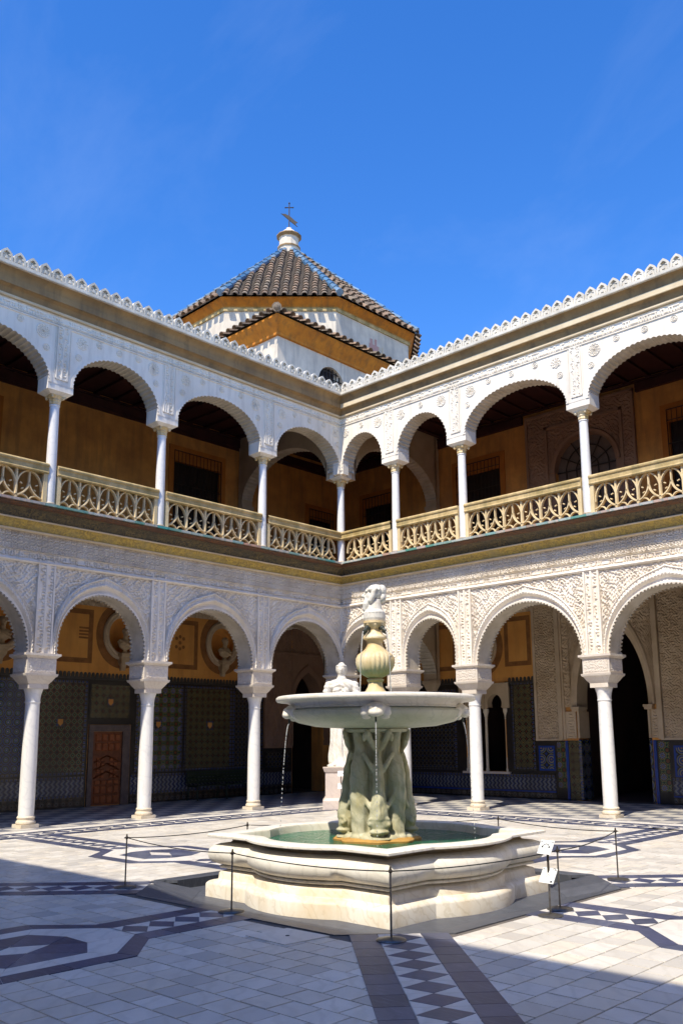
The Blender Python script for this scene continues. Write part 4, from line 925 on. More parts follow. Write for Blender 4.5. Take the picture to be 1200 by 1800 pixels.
# two-light window with horseshoe heads
wn = slabp(w, 'window', 'stucco_tan', W2, .93, 1.08, 2.46, 3.16, .06)
mb = MB(); mb.box(2.52, 2.66, B0-.02, B0+.06, 2.46, 3.16); mb.box(.93, 2.66, B0-.02, B0+.065, 3.06, 3.17)
lights = ((1.46, .255), (2.16, .255))
for c, h in lights:
    s_, z_ = arch_pts(c, h, 2.40, 2.86, 26, .0); z_ = 2.40+(z_-2.40); th = np.linspace(pi+.45, -.45, 27); s_ = c+.235*np.cos(th); z_ = 2.60+.25*np.sin(th)
    k = .012*np.abs(np.sin(np.linspace(0, 11*pi, 27))); s_ = s_+k*np.cos(th); z_ = z_+k*np.sin(th)
    sx = np.where(s_ < c, c-.345, c+.345); N = 27
    top = np.stack([np.clip(c+.36*np.cos(th)*1.5, c-.345, c+.345), np.full(N, B0+.03), np.clip(2.62+.62*np.sin(th), 2.42, 3.07)], -1)
    mb.grid(np.stack([np.stack([s_, np.full(N, B0-.2), z_], -1), np.stack([s_, np.full(N, B0+.03), z_], -1), top], 1))
w.put(mb, 'window_head', M['stucco_tan'], wn)
mb = MB()
for x in (1.13, 1.81, 2.49):
    mb2 = MB().lathe([(.055, .70), (.055, .76), (.042, .80), (.040, 1.4), (.038, 2.15), (.05, 2.17), (.04, 2.19), (.06, 2.30), (.085, 2.36), (.085, 2.45)], 14, x, B0-.04); mb.add(mb2.array(), mb2.f)
w.put(mb, 'window_colonnette', M['marble_base'], wn, True)
slabp(w, 'window_sill', 'pedestal', wn, 1.0, 2.62, .64, .70, .07); room(w, 1.15, 2.48, .3, 3.3, W2, 3.0)
# upper storey
barred_window(w, W2, 1.07, 2.65, Z_BAL, 9.83); barred_window(w, W2, 7.78, 9.38, Z_BAL, 9.88); barred_window(w, W2, -2.84, -1.60, Z_BAL, 9.58)
FC, FR = 5.41, .92
mb = MB(); relief(mb, 3.66, 6.86, 10.0+.28, 10.66, B0+.05, .03, lambda S, Z: arabesque(S, Z, 30), .026); relief(mb, 3.66, 4.24, Z_BAL+.6, 10.28, B0+.05, .03, lambda S, Z: arabesque(S, Z, 30), .028); relief(mb, 6.58, 6.86, Z_BAL+.6, 10.28, B0+.05, .03, lambda S, Z: arabesque(S, Z, 30), .028)
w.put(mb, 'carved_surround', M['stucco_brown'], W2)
mb = MB()
for a, b, c, d in ((3.60, 3.67, 6.3, 10.70), (6.85, 6.92, 6.3, 10.70), (3.60, 6.92, 10.66, 10.74), (4.22, 4.30, 6.3, 10.30), (6.50, 6.58, 6.3, 10.30), (4.22, 6.58, 10.22, 10.30)): mb.box(a, b, B0, B0+.10, c, d)
w.put(mb, 'surround_rib', M['stucco_brown'], W2)
fw = slabp(w, 'fan_window', 'pane', W2, FC-FR-.03, FC+FR+.03, 7.0, 9.88, -.16)
n = 44; th = np.linspace(pi, 0, n+1); zs = 8.92; mb = MB()
rows = [np.stack([FC+FR*q*np.cos(th), np.full(n+1, B0+d), zs+FR*q*np.sin(th)], -1) for q, d in ((1.16, .05), (1.13, .09), (1.06, .07), (1.0, .08), (1.0, -.14))]; mb.grid(np.stack(rows, 1))
S = np.linspace(4.30, 6.50, 60); zb = np.where(np.abs(S-FC) < FR*1.15, zs+np.sqrt(np.maximum(0, (FR*1.15)**2-(S-FC)**2)), zs); T = np.linspace(0, 1, 40)
SS = np.repeat(S[:, None], 40, 1); ZZ = zb[:, None]+(10.22-zb)[:, None]*T[None]; mb.grid(np.stack([SS, B0+.03+.03*arabesque(SS, ZZ, 30), ZZ], -1))
for a, b in ((4.30, FC-FR), (FC+FR, 6.50)): mb.box(a, b, B0, B0+.05, 7.0, zs)
w.put(mb, 'fan_archivolt', M['stucco_brown'], fw)
mb = MB(); D_ = B0-.10
for q in (.36, .70): mb.tube([(FC+FR*q*cos(t), D_, zs+FR*q*sin(t)) for t in np.linspace(0, pi, 24)], .018, 5)
for k in range(1, 6): t = k*pi/6; mb.tube([(FC+FR*.0*cos(t), D_, zs), (FC+FR*cos(t), D_, zs+FR*sin(t))], .018, 5)
for z in (zs, zs-.5, zs-1.0): mb.tube([(FC-FR, D_, z), (FC+FR, D_, z)], .018, 5)
for q in (-.7, -.36, 0, .36, .7): mb.tube([(FC+FR*q, D_, zs), (FC+FR*q, D_, 7.0)], .018, 5)
w.put(mb, 'glazing_bar', M['iron'], fw)
mb = MB(); mb.box(-GD, 3.5, B0, B0+.10, 10.60, 10.84); mb.box(7.0, 12.4, B0, B0+.10, 10.60, 10.84); w.put(mb, 'wall_plate', M['dark_wood'], W2)

# ---- transverse arches where the two galleries meet
def cross_arch(w, z0, zs, za, zt, label, s_at, th=.5, mat='stucco_tan', front=-.27):
    """spans the gallery of wing w at distance s_at, from the arcade to the back wall"""
    root = empty('transverse_arch', w.P(s_at, -GD/2, z0), label, 'arch', 'transverse arches of the galleries')
    d0, d1 = -GD+.05, front; c = (d0+d1)/2; hw = (d1-d0)/2-.16; n = 220; t = np.linspace(pi, 0, n)
    rib = np.abs(np.sin(np.linspace(0, 40*pi, n)))**.8*.03
    D = c+(hw+rib)*np.cos(t); Z = zs+(za-zs+rib)*np.sin(t)
    mb = MB(); a, b = s_at-th/2, s_at+th/2
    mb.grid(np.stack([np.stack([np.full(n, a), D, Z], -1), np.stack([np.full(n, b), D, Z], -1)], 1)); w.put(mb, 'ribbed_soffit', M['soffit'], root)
    mb = MB()
    for s in (a, b): mb.grid(np.stack([np.stack([np.full(n, s), D, Z], -1), np.stack([np.full(n, s), np.clip(D*1.0, d0, d1), np.full(n, zt)], -1)], 1))
    mb.box(a, b, d0, c-hw, z0 if False else zs, zt-.001); mb.box(a, b, c+hw, d1, zs, zt-.001); w.put(mb, 'arch_wall', M[mat], root)
    mb = MB(); mb.frustum(s_at, d0+.09, zs-.32, zs-.10, th/2*.6, .05, th/2, .12); mb.box(a-.02, b+.02, d0, d0+.22, zs-.10, zs); w.put(mb, 'wall_corbel', M[mat], root)
cross_arch(SHADY, 0, 3.35, 4.80, Z_CEIL1+.1, 'ribbed transverse arch across the shaded ground gallery, behind the corner arch', 0.0)
cross_arch(SUNNY, 0, 3.35, 4.75, Z_CEIL1+.1, 'ribbed transverse arch across the sunlit ground gallery, beside the urn', 0.0)
cross_arch(SHADY, Z_BAL, 8.75, 10.05, Z_CEIL2+.1, 'ribbed transverse arch across the shaded upper gallery, at the corner', .2, .42, 'stucco_tan', -.02)
cross_arch(SUNNY, Z_BAL, 8.75, 10.05, Z_CEIL2+.1, 'ribbed transverse arch across the sunlit upper gallery, at the corner', .2, .42, 'stucco_tan', -.02)

# ------------------------------------------------------------------ ground and paving
R_OUT, R_CUT = 2.20, 1.48
def octo(r, c): return [(CX+x, CY+y) for x, y in ((r, -c), (r, c), (c, r), (-c, r), (-r, c), (-r, -c), (-c, -r), (c, -r))]
mb = MB(); O = octo(R_OUT, R_CUT)
# bedding sheet with an eight-sided opening for the sunk fountain apron
X0, X1, Y0, Y1 = -6, 24, -24, 6
corners = [(X1, Y0), (X1, Y1), (X0, Y1), (X0, Y0)]
z = -.008
V = [(*q, z) for q in O]+[(*q, z) for q in corners]
mb.add(V, [(0, 8, 9, 1), (1, 9, 2), (2, 9, 10, 3), (3, 10, 4), (4, 10, 11, 5), (5, 11, 6), (6, 11, 8, 7), (7, 8, 0)])
floor = mb.build('courtyard_floor', M['grout']); floor['kind'] = 'structure'
mb = MB(); mb.add([(-1500, -1500, -.6), (1500, -1500, -.6), (1500, 1500, -.6), (-1500, 1500, -.6)], [(0, 1, 2, 3)]); gr = mb.build('ground', M['earth']); gr['kind'] = 'structure'
# gallery paving
for nm, a in (('gallery_floor', [(-GD, GD), (19, GD), (19, -.95), (.95, -.95), (.95, -19), (-GD, -19)]),):
    mb = MB(); mb.poly([(x, y, -.002) for x, y in a]); o = mb.build(nm, M['gallery_floor']); o['kind'] = 'structure'

# white marble tiles ------------------------------------------------------------
TL, TWd, J = .250, .236, .0030
T0, T1 = 1.80, 18.9
def in_oct(x, y, g=0.0):
    a, b = abs(x-CX), abs(y-CY); return a < R_OUT+g and b < R_OUT+g and a+b < R_OUT+R_CUT+g*1.41
tiles = []
def add_rows(alongx):
    n = int((T1-T0)/TWd)
    for i in range(n+1):
        c = T0+TWd*(i+.5); sh = (i % 2)*TL*.5+ (hsh(i, 1.0)-.5)*.03
        for k in range(-1, int((T1-T0)/TL)+1):
            q = T0+TL*(k+.5)+sh
            x, y = (q, -c) if alongx else (c, -q)
            if not (T0-.1 < x < T1 and -T1 < y < -T0+.1): continue
            wide = abs(x-CX) >= abs(y-CY)
            if wide == alongx: continue
            if in_oct(x, y, .10): continue
            tiles.append((x, y, alongx))
add_rows(True); add_rows(False)
def tile_box(mb, x, y, alongx, z, tx, ty):
    a, b = (TL/2-J, TWd/2-J) if alongx else (TWd/2-J, TL/2-J)
    b_ = .003
    V = [(x-a, y-b), (x+a, y-b), (x+a, y+b), (x-a, y+b)]
    top = [(px+(b_ if px < x else -b_), py+(b_ if py < y else -b_), z+tx*(px-x)+ty*(py-y)) for px, py in V]; lo = [(px, py, z-.012) for px, py in V]
    mb.add(top+lo, [(0, 1, 2, 3)]+[(i, i+4, (i+1) % 4+4, (i+1) % 4) for i in range(4)])
vis = []
for t in tiles:
    u, v, zc = on_screen((t[0], t[1], 0)); 
    vis.append(1/zc**2 if (-20 < u < 1220 and 1380 < v < 1830 and zc > .5 and not (abs(t[0]-t[1]-CX+CY) < .0)) else -1/(abs(zc)+1))
order = np.argsort(vis)[::-1]; near = set(order[:290].tolist())
bm_far = MB()
TM = {}
for alongx in (True, False):
    mb = MB(); tile_box(mb, 0, 0, alongx, 0, 0, 0); TM[alongx] = mb.mesh('marble_tile', M['tile'])
for i, (x, y, ax) in enumerate(tiles):
    dz = (hsh(i, 7.0)-.5)*.003
    if i in near:
        o = place('marble_tile', TM[ax], (x, y, dz), floor); o.scale = (.984+.018*hsh(i, 11.0), .984+.018*hsh(i, 12.0), 1); o.rotation_euler = ((hsh(i, 2.0)-.5)*.010, (hsh(i, 3.0)-.5)*.010, (hsh(i, 5.0)-.5)*.012)
    else: tile_box(bm_far, x, y, ax, dz, (hsh(i, 2.0)-.5)*.010, (hsh(i, 3.0)-.5)*.010)
o = bm_far.build('far_marble_tiles', M['tile'], floor); o['kind'] = 'stuff'

# inlaid bands ------------------------------------------------------------------
def piece(mb, pts, z=.004, th=.012, inset=.0042):
    c = np.mean(pts, 0); n = len(pts); P = []
    for q in pts:
        d = np.array(q)-c; L = np.linalg.norm(d); P.append(c+d*(1-inset/L))
    V = [(*q, z) for q in P]+[(*q, z-th) for q in P]
    a = sum(P[i][0]*P[(i+1) % n][1]-P[(i+1) % n][0]*P[i][1] for i in range(n))
    f = tuple(range(n)) if a > 0 else tuple(range(n))[::-1]
    return mb.add(V, [f]+[(i, (i+1) % n, (i+1) % n+n, i+n) for i in range(n)])
class Band:
    """inlaid band leaving (ox, oy) in direction ang; local t along, q across"""
    def __init__(b, ox, oy, ang, single): b.o = np.array((ox, oy)); b.a = np.array((cos(ang), sin(ang))); b.n = np.array((-sin(ang), cos(ang))); b.single = single; b.far = {'slab_dark': MB(), 'slab_white': MB()}
    def W(b, pts): return [b.o+t*b.a+q*b.n for t, q in pts]
    def add(b, pts, mat, name):
        k = {'slab_dark': .0035, 'slab_white': .0028}[mat]
        if b.single: piece(MB(), b.W(pts), k).build(name, M[mat], floor)
        else: piece(b.far[mat], b.W(pts), k)
    def run(b, t0, t1, hw=.42, edge=.125):
        """stripe | row of dark lozenges on white | stripe"""
        inn = hw-edge*1.9; L = t1-t0; n = max(1, int(round(L/.29)))
        for sg in (-1, 1):
            m = max(1, int(round(L/.25)))
            for i in range(m):
                a, c = t0+L*i/m, t0+L*(i+1)/m; b.add([(a, sg*inn), (c, sg*inn), (c, sg*hw), (a, sg*hw)], 'slab_dark', 'border_slab')
        for i in range(n):
            a, c = t0+L*i/n, t0+L*(i+1)/n; m_ = (a+c)/2
            b.add([(a, 0), (m_, -inn), (c, 0), (m_, inn)], 'slab_dark', 'inlay_lozenge')
            for sg in (-1, 1):
                b.add([(a, 0), (a, sg*inn), (m_, sg*inn)], 'slab_white', 'inlay_triangle'); b.add([(c, 0), (c, sg*inn), (m_, sg*inn)], 'slab_white', 'inlay_triangle')
    def knot(b, t0, t1, hw=.42, HW=.86, edge=.125):
        """band opening into an elongated hexagon with a lozenge at its heart"""
        inn = hw-edge*1.9; k = .40; e = edge*1.9
        for sg in (-1, 1):
            o = [(t0, sg*hw), (t0+k, sg*HW), (t1-k, sg*HW), (t1, sg*hw)]; i = [(t0-.02, sg*inn), (t0+k+.06, sg*(HW-e*.8)), (t1-k-.06, sg*(HW-e*.8)), (t1+.02, sg*inn)]
            i2 = [(t0+.42, sg*.17), (t0+k+.20, sg*(HW-e*.8-.19)), (t1-k-.20, sg*(HW-e*.8-.19)), (t1-.42, sg*.17)]
            for j in range(3):
                for u in range(2 if j == 1 else 1):
                    A = lambda P, f: (P[j][0]+(P[j+1][0]-P[j][0])*f, P[j][1]+(P[j+1][1]-P[j][1])*f); m = 2 if j == 1 else 1
                    f0, f1 = u/m, (u+1)/m
                    b.add([A(o, f0), A(o, f1), A(i, f1), A(i, f0)], 'slab_dark', 'border_slab'); b.add([A(i, f0), A(i, f1), A(i2, f1), A(i2, f0)], 'slab_white', 'inlay_triangle')
            c = (t0+t1)/2; lo = [(c-.27, 0), (c, sg*.15), (c+.27, 0)]
            b.add([i2[0], i2[1], lo[1], lo[0]], 'slab_dark', 'hexagon_slab'); b.add([i2[1], i2[2], lo[1]], 'slab_dark', 'hexagon_slab'); b.add([i2[2], i2[3], lo[2], lo[1]], 'slab_dark', 'hexagon_slab')
        for tt, dr_ in ((t0, 1), (t1, -1)):
            b.add([(tt-.02*dr_, -inn), (tt+.42*dr_, -.17), (tt+.42*dr_, .17), (tt-.02*dr_, inn)], 'slab_white', 'inlay_triangle')
            b.add([(tt+.42*dr_, -.17), (c-.27*dr_, 0), (tt+.42*dr_, .17)], 'slab_dark', 'hexagon_slab')
        b.add([(c-.27, 0), (c, -.15), (c+.27, 0), (c, .15)], 'slab_white', 'inlay_lozenge')
    def finish(b):
        for m, mb in b.far.items():
            if mb.n: o = mb.build('far_inlay', M[m], floor); o['kind'] = 'stuff'
e8 = R_OUT+.0; dg = (R_OUT+R_CUT)/sqrt(2)
for ang, single in ((-45, True), (45, False), (-135, True), (135, False)):
    b = Band(CX, CY, radians(ang), single) if ang != -45 else Band(9.614, -9.484, radians(-42.3), single); b.run(dg, 8.2 if ang == -45 else 7.5); b.finish()
for ang, single in ((0, True), (-90, True), (180, False), (90, False)):
    b = Band(CX, CY, radians(ang), single); b.run(R_OUT, 3.30); b.knot(3.30, 5.15); b.run(5.15, 7.9); b.finish()
# lattice border along the arcades
for o_, ang in (((1.35, -1.35), -90), ((1.35, -1.35), 0)):
    b = Band(o_[0], o_[1], radians(ang), False); b.run(.0, 17, .42); b.finish()
for a in ([(.60, -.95), (.60, -19), (.95, -19), (.95, -.95)], [(.95, -.60), (.95, -.95), (19, -.95), (19, -.60)]):
    piece(MB(), a, .001).build('border_strip', M['slab_white'], floor)

# sunk apron round the fountain ---------------------------------------------------
inn = octo(1.72, 1.16); mid = octo(1.96, 1.32)
names = ['e', 'ne', 'n', 'nw', 'w', 'sw', 's', 'se']
for i in range(8):
    a, b = O[i], O[(i+1) % 8]; c, d = inn[(i+1) % 8], inn[i]; m0, m1 = mid[i], mid[(i+1) % 8]
    far = i in (2, 3, 4)                                   # sides with a visible step
    if far:
        piece(MB(), [a, b, m1, m0], .003, .03).build('apron_slab', M['apron'], floor)
        mb = MB(); mb.add([(*m0, .002), (*m1, .002), (*m1, -.12), (*m0, -.12)], [(0, 1, 2, 3)]); mb.build('apron_riser', M['apron'], floor)
    else:
        for u in range(2):
            L = lambda p, q, f: (p[0]+(q[0]-p[0])*f, p[1]+(q[1]-p[1])*f); f0, f1 = u/2, (u+1)/2
            q4 = [L(a, b, f0), L(a, b, f1), L(d, c, f1), L(d, c, f0)]
            cc = np.mean(q4, 0); q5 = [tuple(cc+(np.array(p)-cc)*.994) for p in q4]
            mb = MB(); mb.add([(*q5[0], .003), (*q5[1], .003), (*q5[2], -.097), (*q5[3], -.097)]+[(*q5[0], -.02), (*q5[1], -.02), (*q5[2], -.12), (*q5[3], -.12)], [(0, 1, 2, 3), (0, 4, 5, 1), (1, 5, 6, 2), (2, 6, 7, 3), (3, 7, 4, 0)])
            mb.build('apron_slab', M['apron'], floor)
mb = MB(); mb.poly([(*q, -.10) for q in octo(1.99, 1.34)]); mb.build('apron_bed', M['apron'], floor)
# inspection cover in the paving
mb = MB(); piece(mb, [(10.62, -12.13), (11.13, -12.15), (11.17, -11.68), (10.67, -11.70)], .007, .02, .004); cv = mb.build('inspection_cover', M['tile']); tag(cv, 'square marble inspection cover set in the shaded paving before the fountain', 'cover')
mb = MB(); mb.lathe([(.018, .007), (.018, .0085)], 12, 10.9, -11.91); mb.build('lifting_hole', M['rope'], cv)

# ------------------------------------------------------------------ wings out of view that shade the court
for nm, box, lab in (('palace_wing', (-5, 25, -27, -19.55, 0, 10.75), 'cream palace wing behind the viewer that shades the near paving'), ('palace_wing', (19.9, 27, -19.5, 5, 0, 10.9), 'cream palace wing closing the far side of the court')):
    mb = MB(); x0, x1, y0, y1, z0, z1 = box; mb.box(*box); r = empty('palace_wing', ((x0+x1)/2, (y0+y1)/2, 0), lab, 'building', 'wings behind the viewer'); mb.build('wall', M['stucco_low'], r)
    mb = MB()
    if y1 < -10: mb.box(x0, x1, y1-.01, y1+.5, 10.40, 10.77)
    else: mb.box(x0-.5, x0+.01, y0, y1, 10.40, 10.77)
    mb.build('cornice', M['cornice'], r)

# ------------------------------------------------------------------ domed staircase tower beyond the roofs
def tile_row(L, r=.155, step=.42, tilt=.03, seg=7):
    """barrel tiles lapping down a slope: local x across, y up-slope from the eave, z off the roof"""
    mb = MB(); n = max(1, int(round(L/step))); st = L/n
    for i in range(n):
        y0, y1 = i*st-.05, (i+1)*st
        ra, rb = r*1.06, r*.86; P = []
        for rr, y, h in ((ra*.80, y0, .035), (ra, y0, .035), (rb, y1, .0)):
            P.append([(rr*cos(pi*k/seg), y, .9*rr*sin(pi*k/seg)+h) for k in range(seg+1)])
        mb.grid(P)
    return mb
def roof_face(root, A, B, T, mat='rooftile', pitch=.415, full=False):
    """tile the triangle / quad with eave A-B and top T (a point, or a pair of points)"""
    A, B = np.array(A, float), np.array(B, float); ex = (B-A)/np.linalg.norm(B-A); T2 = [np.array(q, float) for q in (T if isinstance(T, list) else [T, T])]
    w_ = np.linalg.norm(B-A); tl, tr = (T2[0]-A)@ex, (T2[1]-A)@ex
    up = T2[0]-A-tl*ex; H = np.linalg.norm(up); ey = up/H; ez = np.cross(ex, ey)
    if ez[2] < 0: ez = -ez
    mb = MB(); mb.poly([A, B]+([T2[1], T2[0]] if tr-tl > .01 else [T2[0]])); mb.build('roof_bed', M['roofbed'], root)
    n = int(w_/pitch); 
    for i in range(n):
        x = (i+.5)*w_/n; L = H
        if x < tl: L = min(L, H*x/tl)
        if x > tr: L = min(L, H*(w_-x)/(w_-tr))
        if L < .25: L = .25
        mb = tile_row(L+.10, .136+.012*hsh(i, 4.0), .40+.05*hsh(i, 8.0)); V = mb.array(); V[:, 1] -= .16+.06*hsh(i, 2.0); V[:, 0] += .035*(hsh(i, 5.0)-.5)+.02*np.sin(V[:, 1]*3+i*2.1)
        mb.v = [A+x*ex+V[:, :1]*ex+V[:, 1:2]*ey+(V[:, 2:]+.02)*ez]; mb.build('tile_row', M[mat], root, smooth=True, sharp=50)
def hip(root, a, b, mat, r=.17):
    a, b = np.array(a, float), np.array(b, float); n = 16; mb = MB()
    for i in range(n):
        p, q = a+(b-a)*i/n, a+(b-a)*(i+1.05)/n; mb.tube([p+(0, 0, .10), q+(0, 0, .06)], r, 8, [r, r*.86])
    mb.build('hip_tiles', M[mat], root)

OCX, OCY, OR_, OB, OZ, OA = -14.43, 11.13, 6.8, -1.1926, 20.80, 26.85
tower = empty('octagonal_tower', (OCX, OCY, 10), 'white octagonal tower with barrel tiled pyramid roof, orange eaves and iron cross', 'tower')
def ov(R, z, k): a = OB+k*pi/4; return (OCX+R*cos(a), OCY+R*sin(a), z)
mb = MB(); mb.grid([[ov(6.38, z, k) for k in range(8)] for z in (8, 20.4)], cv=True); mb.build('wall', M['limewash'], tower)
mb = MB(); mb.grid([[ov(R, z, k) for k in range(8)] for R, z in ((6.38, 20.22), (6.45, 20.22), (6.45, 20.36), (6.50, 20.38))], cv=True); mb.build('string_course', M['rail'], tower)
mb = MB(); mb.grid([[ov(R, z, k) for k in range(8)] for R, z in ((6.42, 20.37), (6.47, 20.46), (6.58, 20.58), (6.70, 20.70), (6.72, 20.76), (6.0, 20.80))], cv=True); mb.build('eaves_cornice', M['orange'], tower)
rf = empty('roof', (0, 0, 0)); rf.parent = tower; rf.location = (0, 0, 0)
for k in range(8):
    A, B = ov(OR_, OZ, k), ov(OR_, OZ, k+1)
    if k in (7, 0, 1, 2, 6): roof_face(rf, A, B, (OCX, OCY, OA))
    else: mb = MB(); mb.poly([A, B, (OCX, OCY, OA)]); mb.build('roof_bed', M['rooftile'], rf)
    hip(rf, ov(OR_+.05, OZ, k), (OCX, OCY, OA-.05), 'hip_blue')
mb = MB().lathe([(.56, OA-.55), (.56, OA-.20), (.60, OA-.16), (.60, OA-.05), (.52, OA), (.50, OA+.42), (.54, OA+.46), (.64, OA+.56), (.64, OA+.62), (.45, OA+.74), (.30, OA+.90), (.16, OA+.98), (.15, OA+1.08), (.04, OA+1.12)], 12, OCX, OCY); ln = mb.build('lantern', M['limewash'], tower)
mb = MB().lathe([(.60, OA-.17), (.615, OA-.12), (.60, OA-.07)], 12, OCX, OCY, cap=False); mb.lathe([(.545, OA+.45), (.66, OA+.555), (.66, OA+.60)], 12, OCX, OCY, cap=False); mb.build('painted_ring', M['cornice'], ln)
ir = MB(); zt = OA+1.08; U = CR; U = U/np.linalg.norm(U)
def q(u, z): return (OCX+U[0]*u, OCY+U[1]*u, z)
ir.tube([q(0, zt), q(0, zt+1.45)], .028, 6); ir.tube([q(-.20, zt+1.22), q(.20, zt+1.22)], .026, 6); ir.sphere(q(0, zt+1.47), .05, 8, 6)
for s_ in (-1, 1): ir.sphere(q(s_*.2, zt+1.22), .04, 8, 6)
ir.build('iron_cross', M['iron'], tower)
va = MB(); dv = np.array([.72*CR[0]-.0, .72*CR[1], 0])
pts = [(-.40, .86), (.05, .42), (.40, .12), (.34, .30), (.46, .34), (.30, .46), (.06, .70), (-.20, .86)]
for t in (-.012, .012): va.poly([(OCX+U[0]*a-U[1]*t, OCY+U[1]*a+U[0]*t, zt+z) for a, z in pts])
va.tube([q(-.42, zt+.88), q(.44, zt+.10)], .02, 5); va.build('weather_vane', M['iron'], tower)
# faded heraldic paint on the right-hand face
a0, a1 = np.array(ov(6.385, 0, 1)), np.array(ov(6.385, 0, 2)); ex = (a1-a0)/np.linalg.norm(a1-a0)
for (f, dz, m, ww) in ((.50, 0, M['ink_red'], .32), (.60, -.25, M['cornice_cream'], .22)):
    mb = MB(); c = a0+(a1-a0)*f; P = []
    for u, z in ((-ww, .5), (-ww, -.35), (ww, -.35), (ww, .5), (ww*.6, .5), (ww*.6, .8), (ww*.15, .8), (ww*.15, .5), (-ww*.3, .5), (-ww*.3, .75), (-ww*.8, .75), (-ww*.8, .5)): P.append(c+ex*u+np.array((0, 0, 18.95+dz+z)))
    nrm = np.cross(ex, (0, 0, 1)); P = [p+nrm*.01*(1 if nrm@(c-np.array((OCX, OCY, 0))) > 0 else -1) for p in P]; mb.poly(P); mb.build('faded_castle_paint', m, tower)

# square stair block in front of the octagon
BX, BY, BZ = -8.40, 5.05, 17.80
blk = empty('stair_block', (BX-4, BY+5, 8), 'low white stair block with orange eaves and a barred arched window, below the tower', 'building')
WY, WH_ = 8.15, .78
mb = MB(); mb.box(BX-9, BX-.3, BY, BY+14, 8, BZ+.3)
mb2 = MB(); holes_wall(mb2, BY, BY+14, 8, BZ+.3, 0, .3, [(WY-WH_, WY+WH_, 15.2, 17.38)]); V = mb2.array(); mb.add(np.stack([BX-.3+V[:, 1], V[:, 0], V[:, 2]], 1), mb2.f)
mb.build('wall', M['limewash'], blk)
th = np.linspace(pi, 0, 25); s_ = WY+WH_*np.cos(th); z_ = 16.60+WH_*np.sin(th); mb = MB(); N = 25
mb.grid(np.stack([np.stack([np.full(N, BX), s_, z_], -1), np.stack([np.full(N, BX), s_, np.full(N, 17.385)], -1)], 1)); mb.grid(np.stack([np.stack([np.full(N, BX), s_, z_], -1), np.stack([np.full(N, BX-.3), s_, z_], -1)], 1)); win = mb.build('window', M['limewash'], blk)
mb = MB(); mb.box(BX-.295, BX-.25, WY-WH_, WY+WH_, 15.2, 17.38); mb.build('pane', M['shutter'], win)
mb = MB()
for k in range(1, 8): y = WY-WH_+k*WH_/4; mb.tube([(BX-.12, y, 15.2), (BX-.12, y, 16.6+sqrt(max(0, WH_**2-(y-WY)**2)))], .028, 5)
for z in np.arange(15.5, 17.3, .28):
    h = WH_ if z < 16.6 else sqrt(max(0.01, WH_**2-(z-16.6)**2)); mb.tube([(BX-.12, WY-h, z), (BX-.12, WY+h, z)], .028, 5)
mb.build('iron_grille', M['iron'], win)
mb = MB(); P = []
for o_, z in ((.0, BZ-.02), (.10, BZ), (.10, BZ+.10), (.20, BZ+.25), (.32, BZ+.41), (.44, BZ+.58), (.44, BZ+.67), (-.3, BZ+.70)): P.append([(BX-9, BY-o_, z), (BX+o_, BY-o_, z), (BX+o_, BY+14, z)])
mb.grid(P); mb.build('eaves_cornice', M['orange'], blk)
rb = empty('roof', (0, 0, 0)); rb.parent = blk
ez = BZ+.73; t = .5
roof_face(rb, (BX+t, BY-t, ez), (BX+t, BY+14, ez), [(BX-3.6, BY+3.6, ez+1.75), (BX-3.6, BY+14, ez+1.75)]); roof_face(rb, (BX-9, BY-t, ez), (BX+t, BY-t, ez), [(BX-9, BY+3.6, ez+1.75), (BX-3.6, BY+3.6, ez+1.75)])
hip(rb, (BX+t+.05, BY-t-.05, ez+.02), (BX-3.6, BY+3.6, ez+1.75), 'rooftile', .2)
mb = MB().sphere((BX+t, BY-t, ez+.13), .16, 10, 8); mb.build('ridge_knob', M['rooftile'], rb)

# ------------------------------------------------------------------ sculpted pieces
def limb(mb, pts, seg=10):
    """chain of (x, y, z, r) spheres and tapered links"""
    for (a, b) in zip(pts[:-1], pts[1:]):
        mb.tube([a[:3], b[:3]], 1, seg, [a[3], b[3]])
    for a in pts: mb.sphere(a[:3], a[3], seg, 6)
def sculpt(mb, name, mat, parent, voxel, smooth=4, warp=None):
    me = mb.mesh(name, None); o = bpy.data.objects.new(name, me); COL.objects.link(o)
    m = o.modifiers.new('r', 'REMESH'); m.mode = 'VOXEL'; m.voxel_size = voxel; m.use_smooth_shade = True
    if smooth: s = o.modifiers.new('s', 'SMOOTH'); s.iterations = smooth; s.factor = .5
    dg = bpy.context.evaluated_depsgraph_get(); me2 = bpy.data.meshes.new_from_object(o.evaluated_get(dg)); bpy.data.objects.remove(o); bpy.data.meshes.remove(me)
    n = len(me2.vertices); V = np.zeros(n*3); me2.vertices.foreach_get('co', V); V = V.reshape(-1, 3)
    if warp is not None: V = warp(V)
    me2.vertices.foreach_set('co', V.ravel()); me2.materials.clear(); me2.materials.append(M[mat]); me2.name = name
    me2.polygons.foreach_set('use_smooth', np.ones(len(me2.polygons), bool)); me2.update()
    q = bpy.data.objects.new(name, me2); COL.objects.link(q)
    if parent is not None: q.parent = parent
    return q
def Rz(a): return np.array(((cos(a), -sin(a), 0), (sin(a), cos(a), 0), (0, 0, 1)))

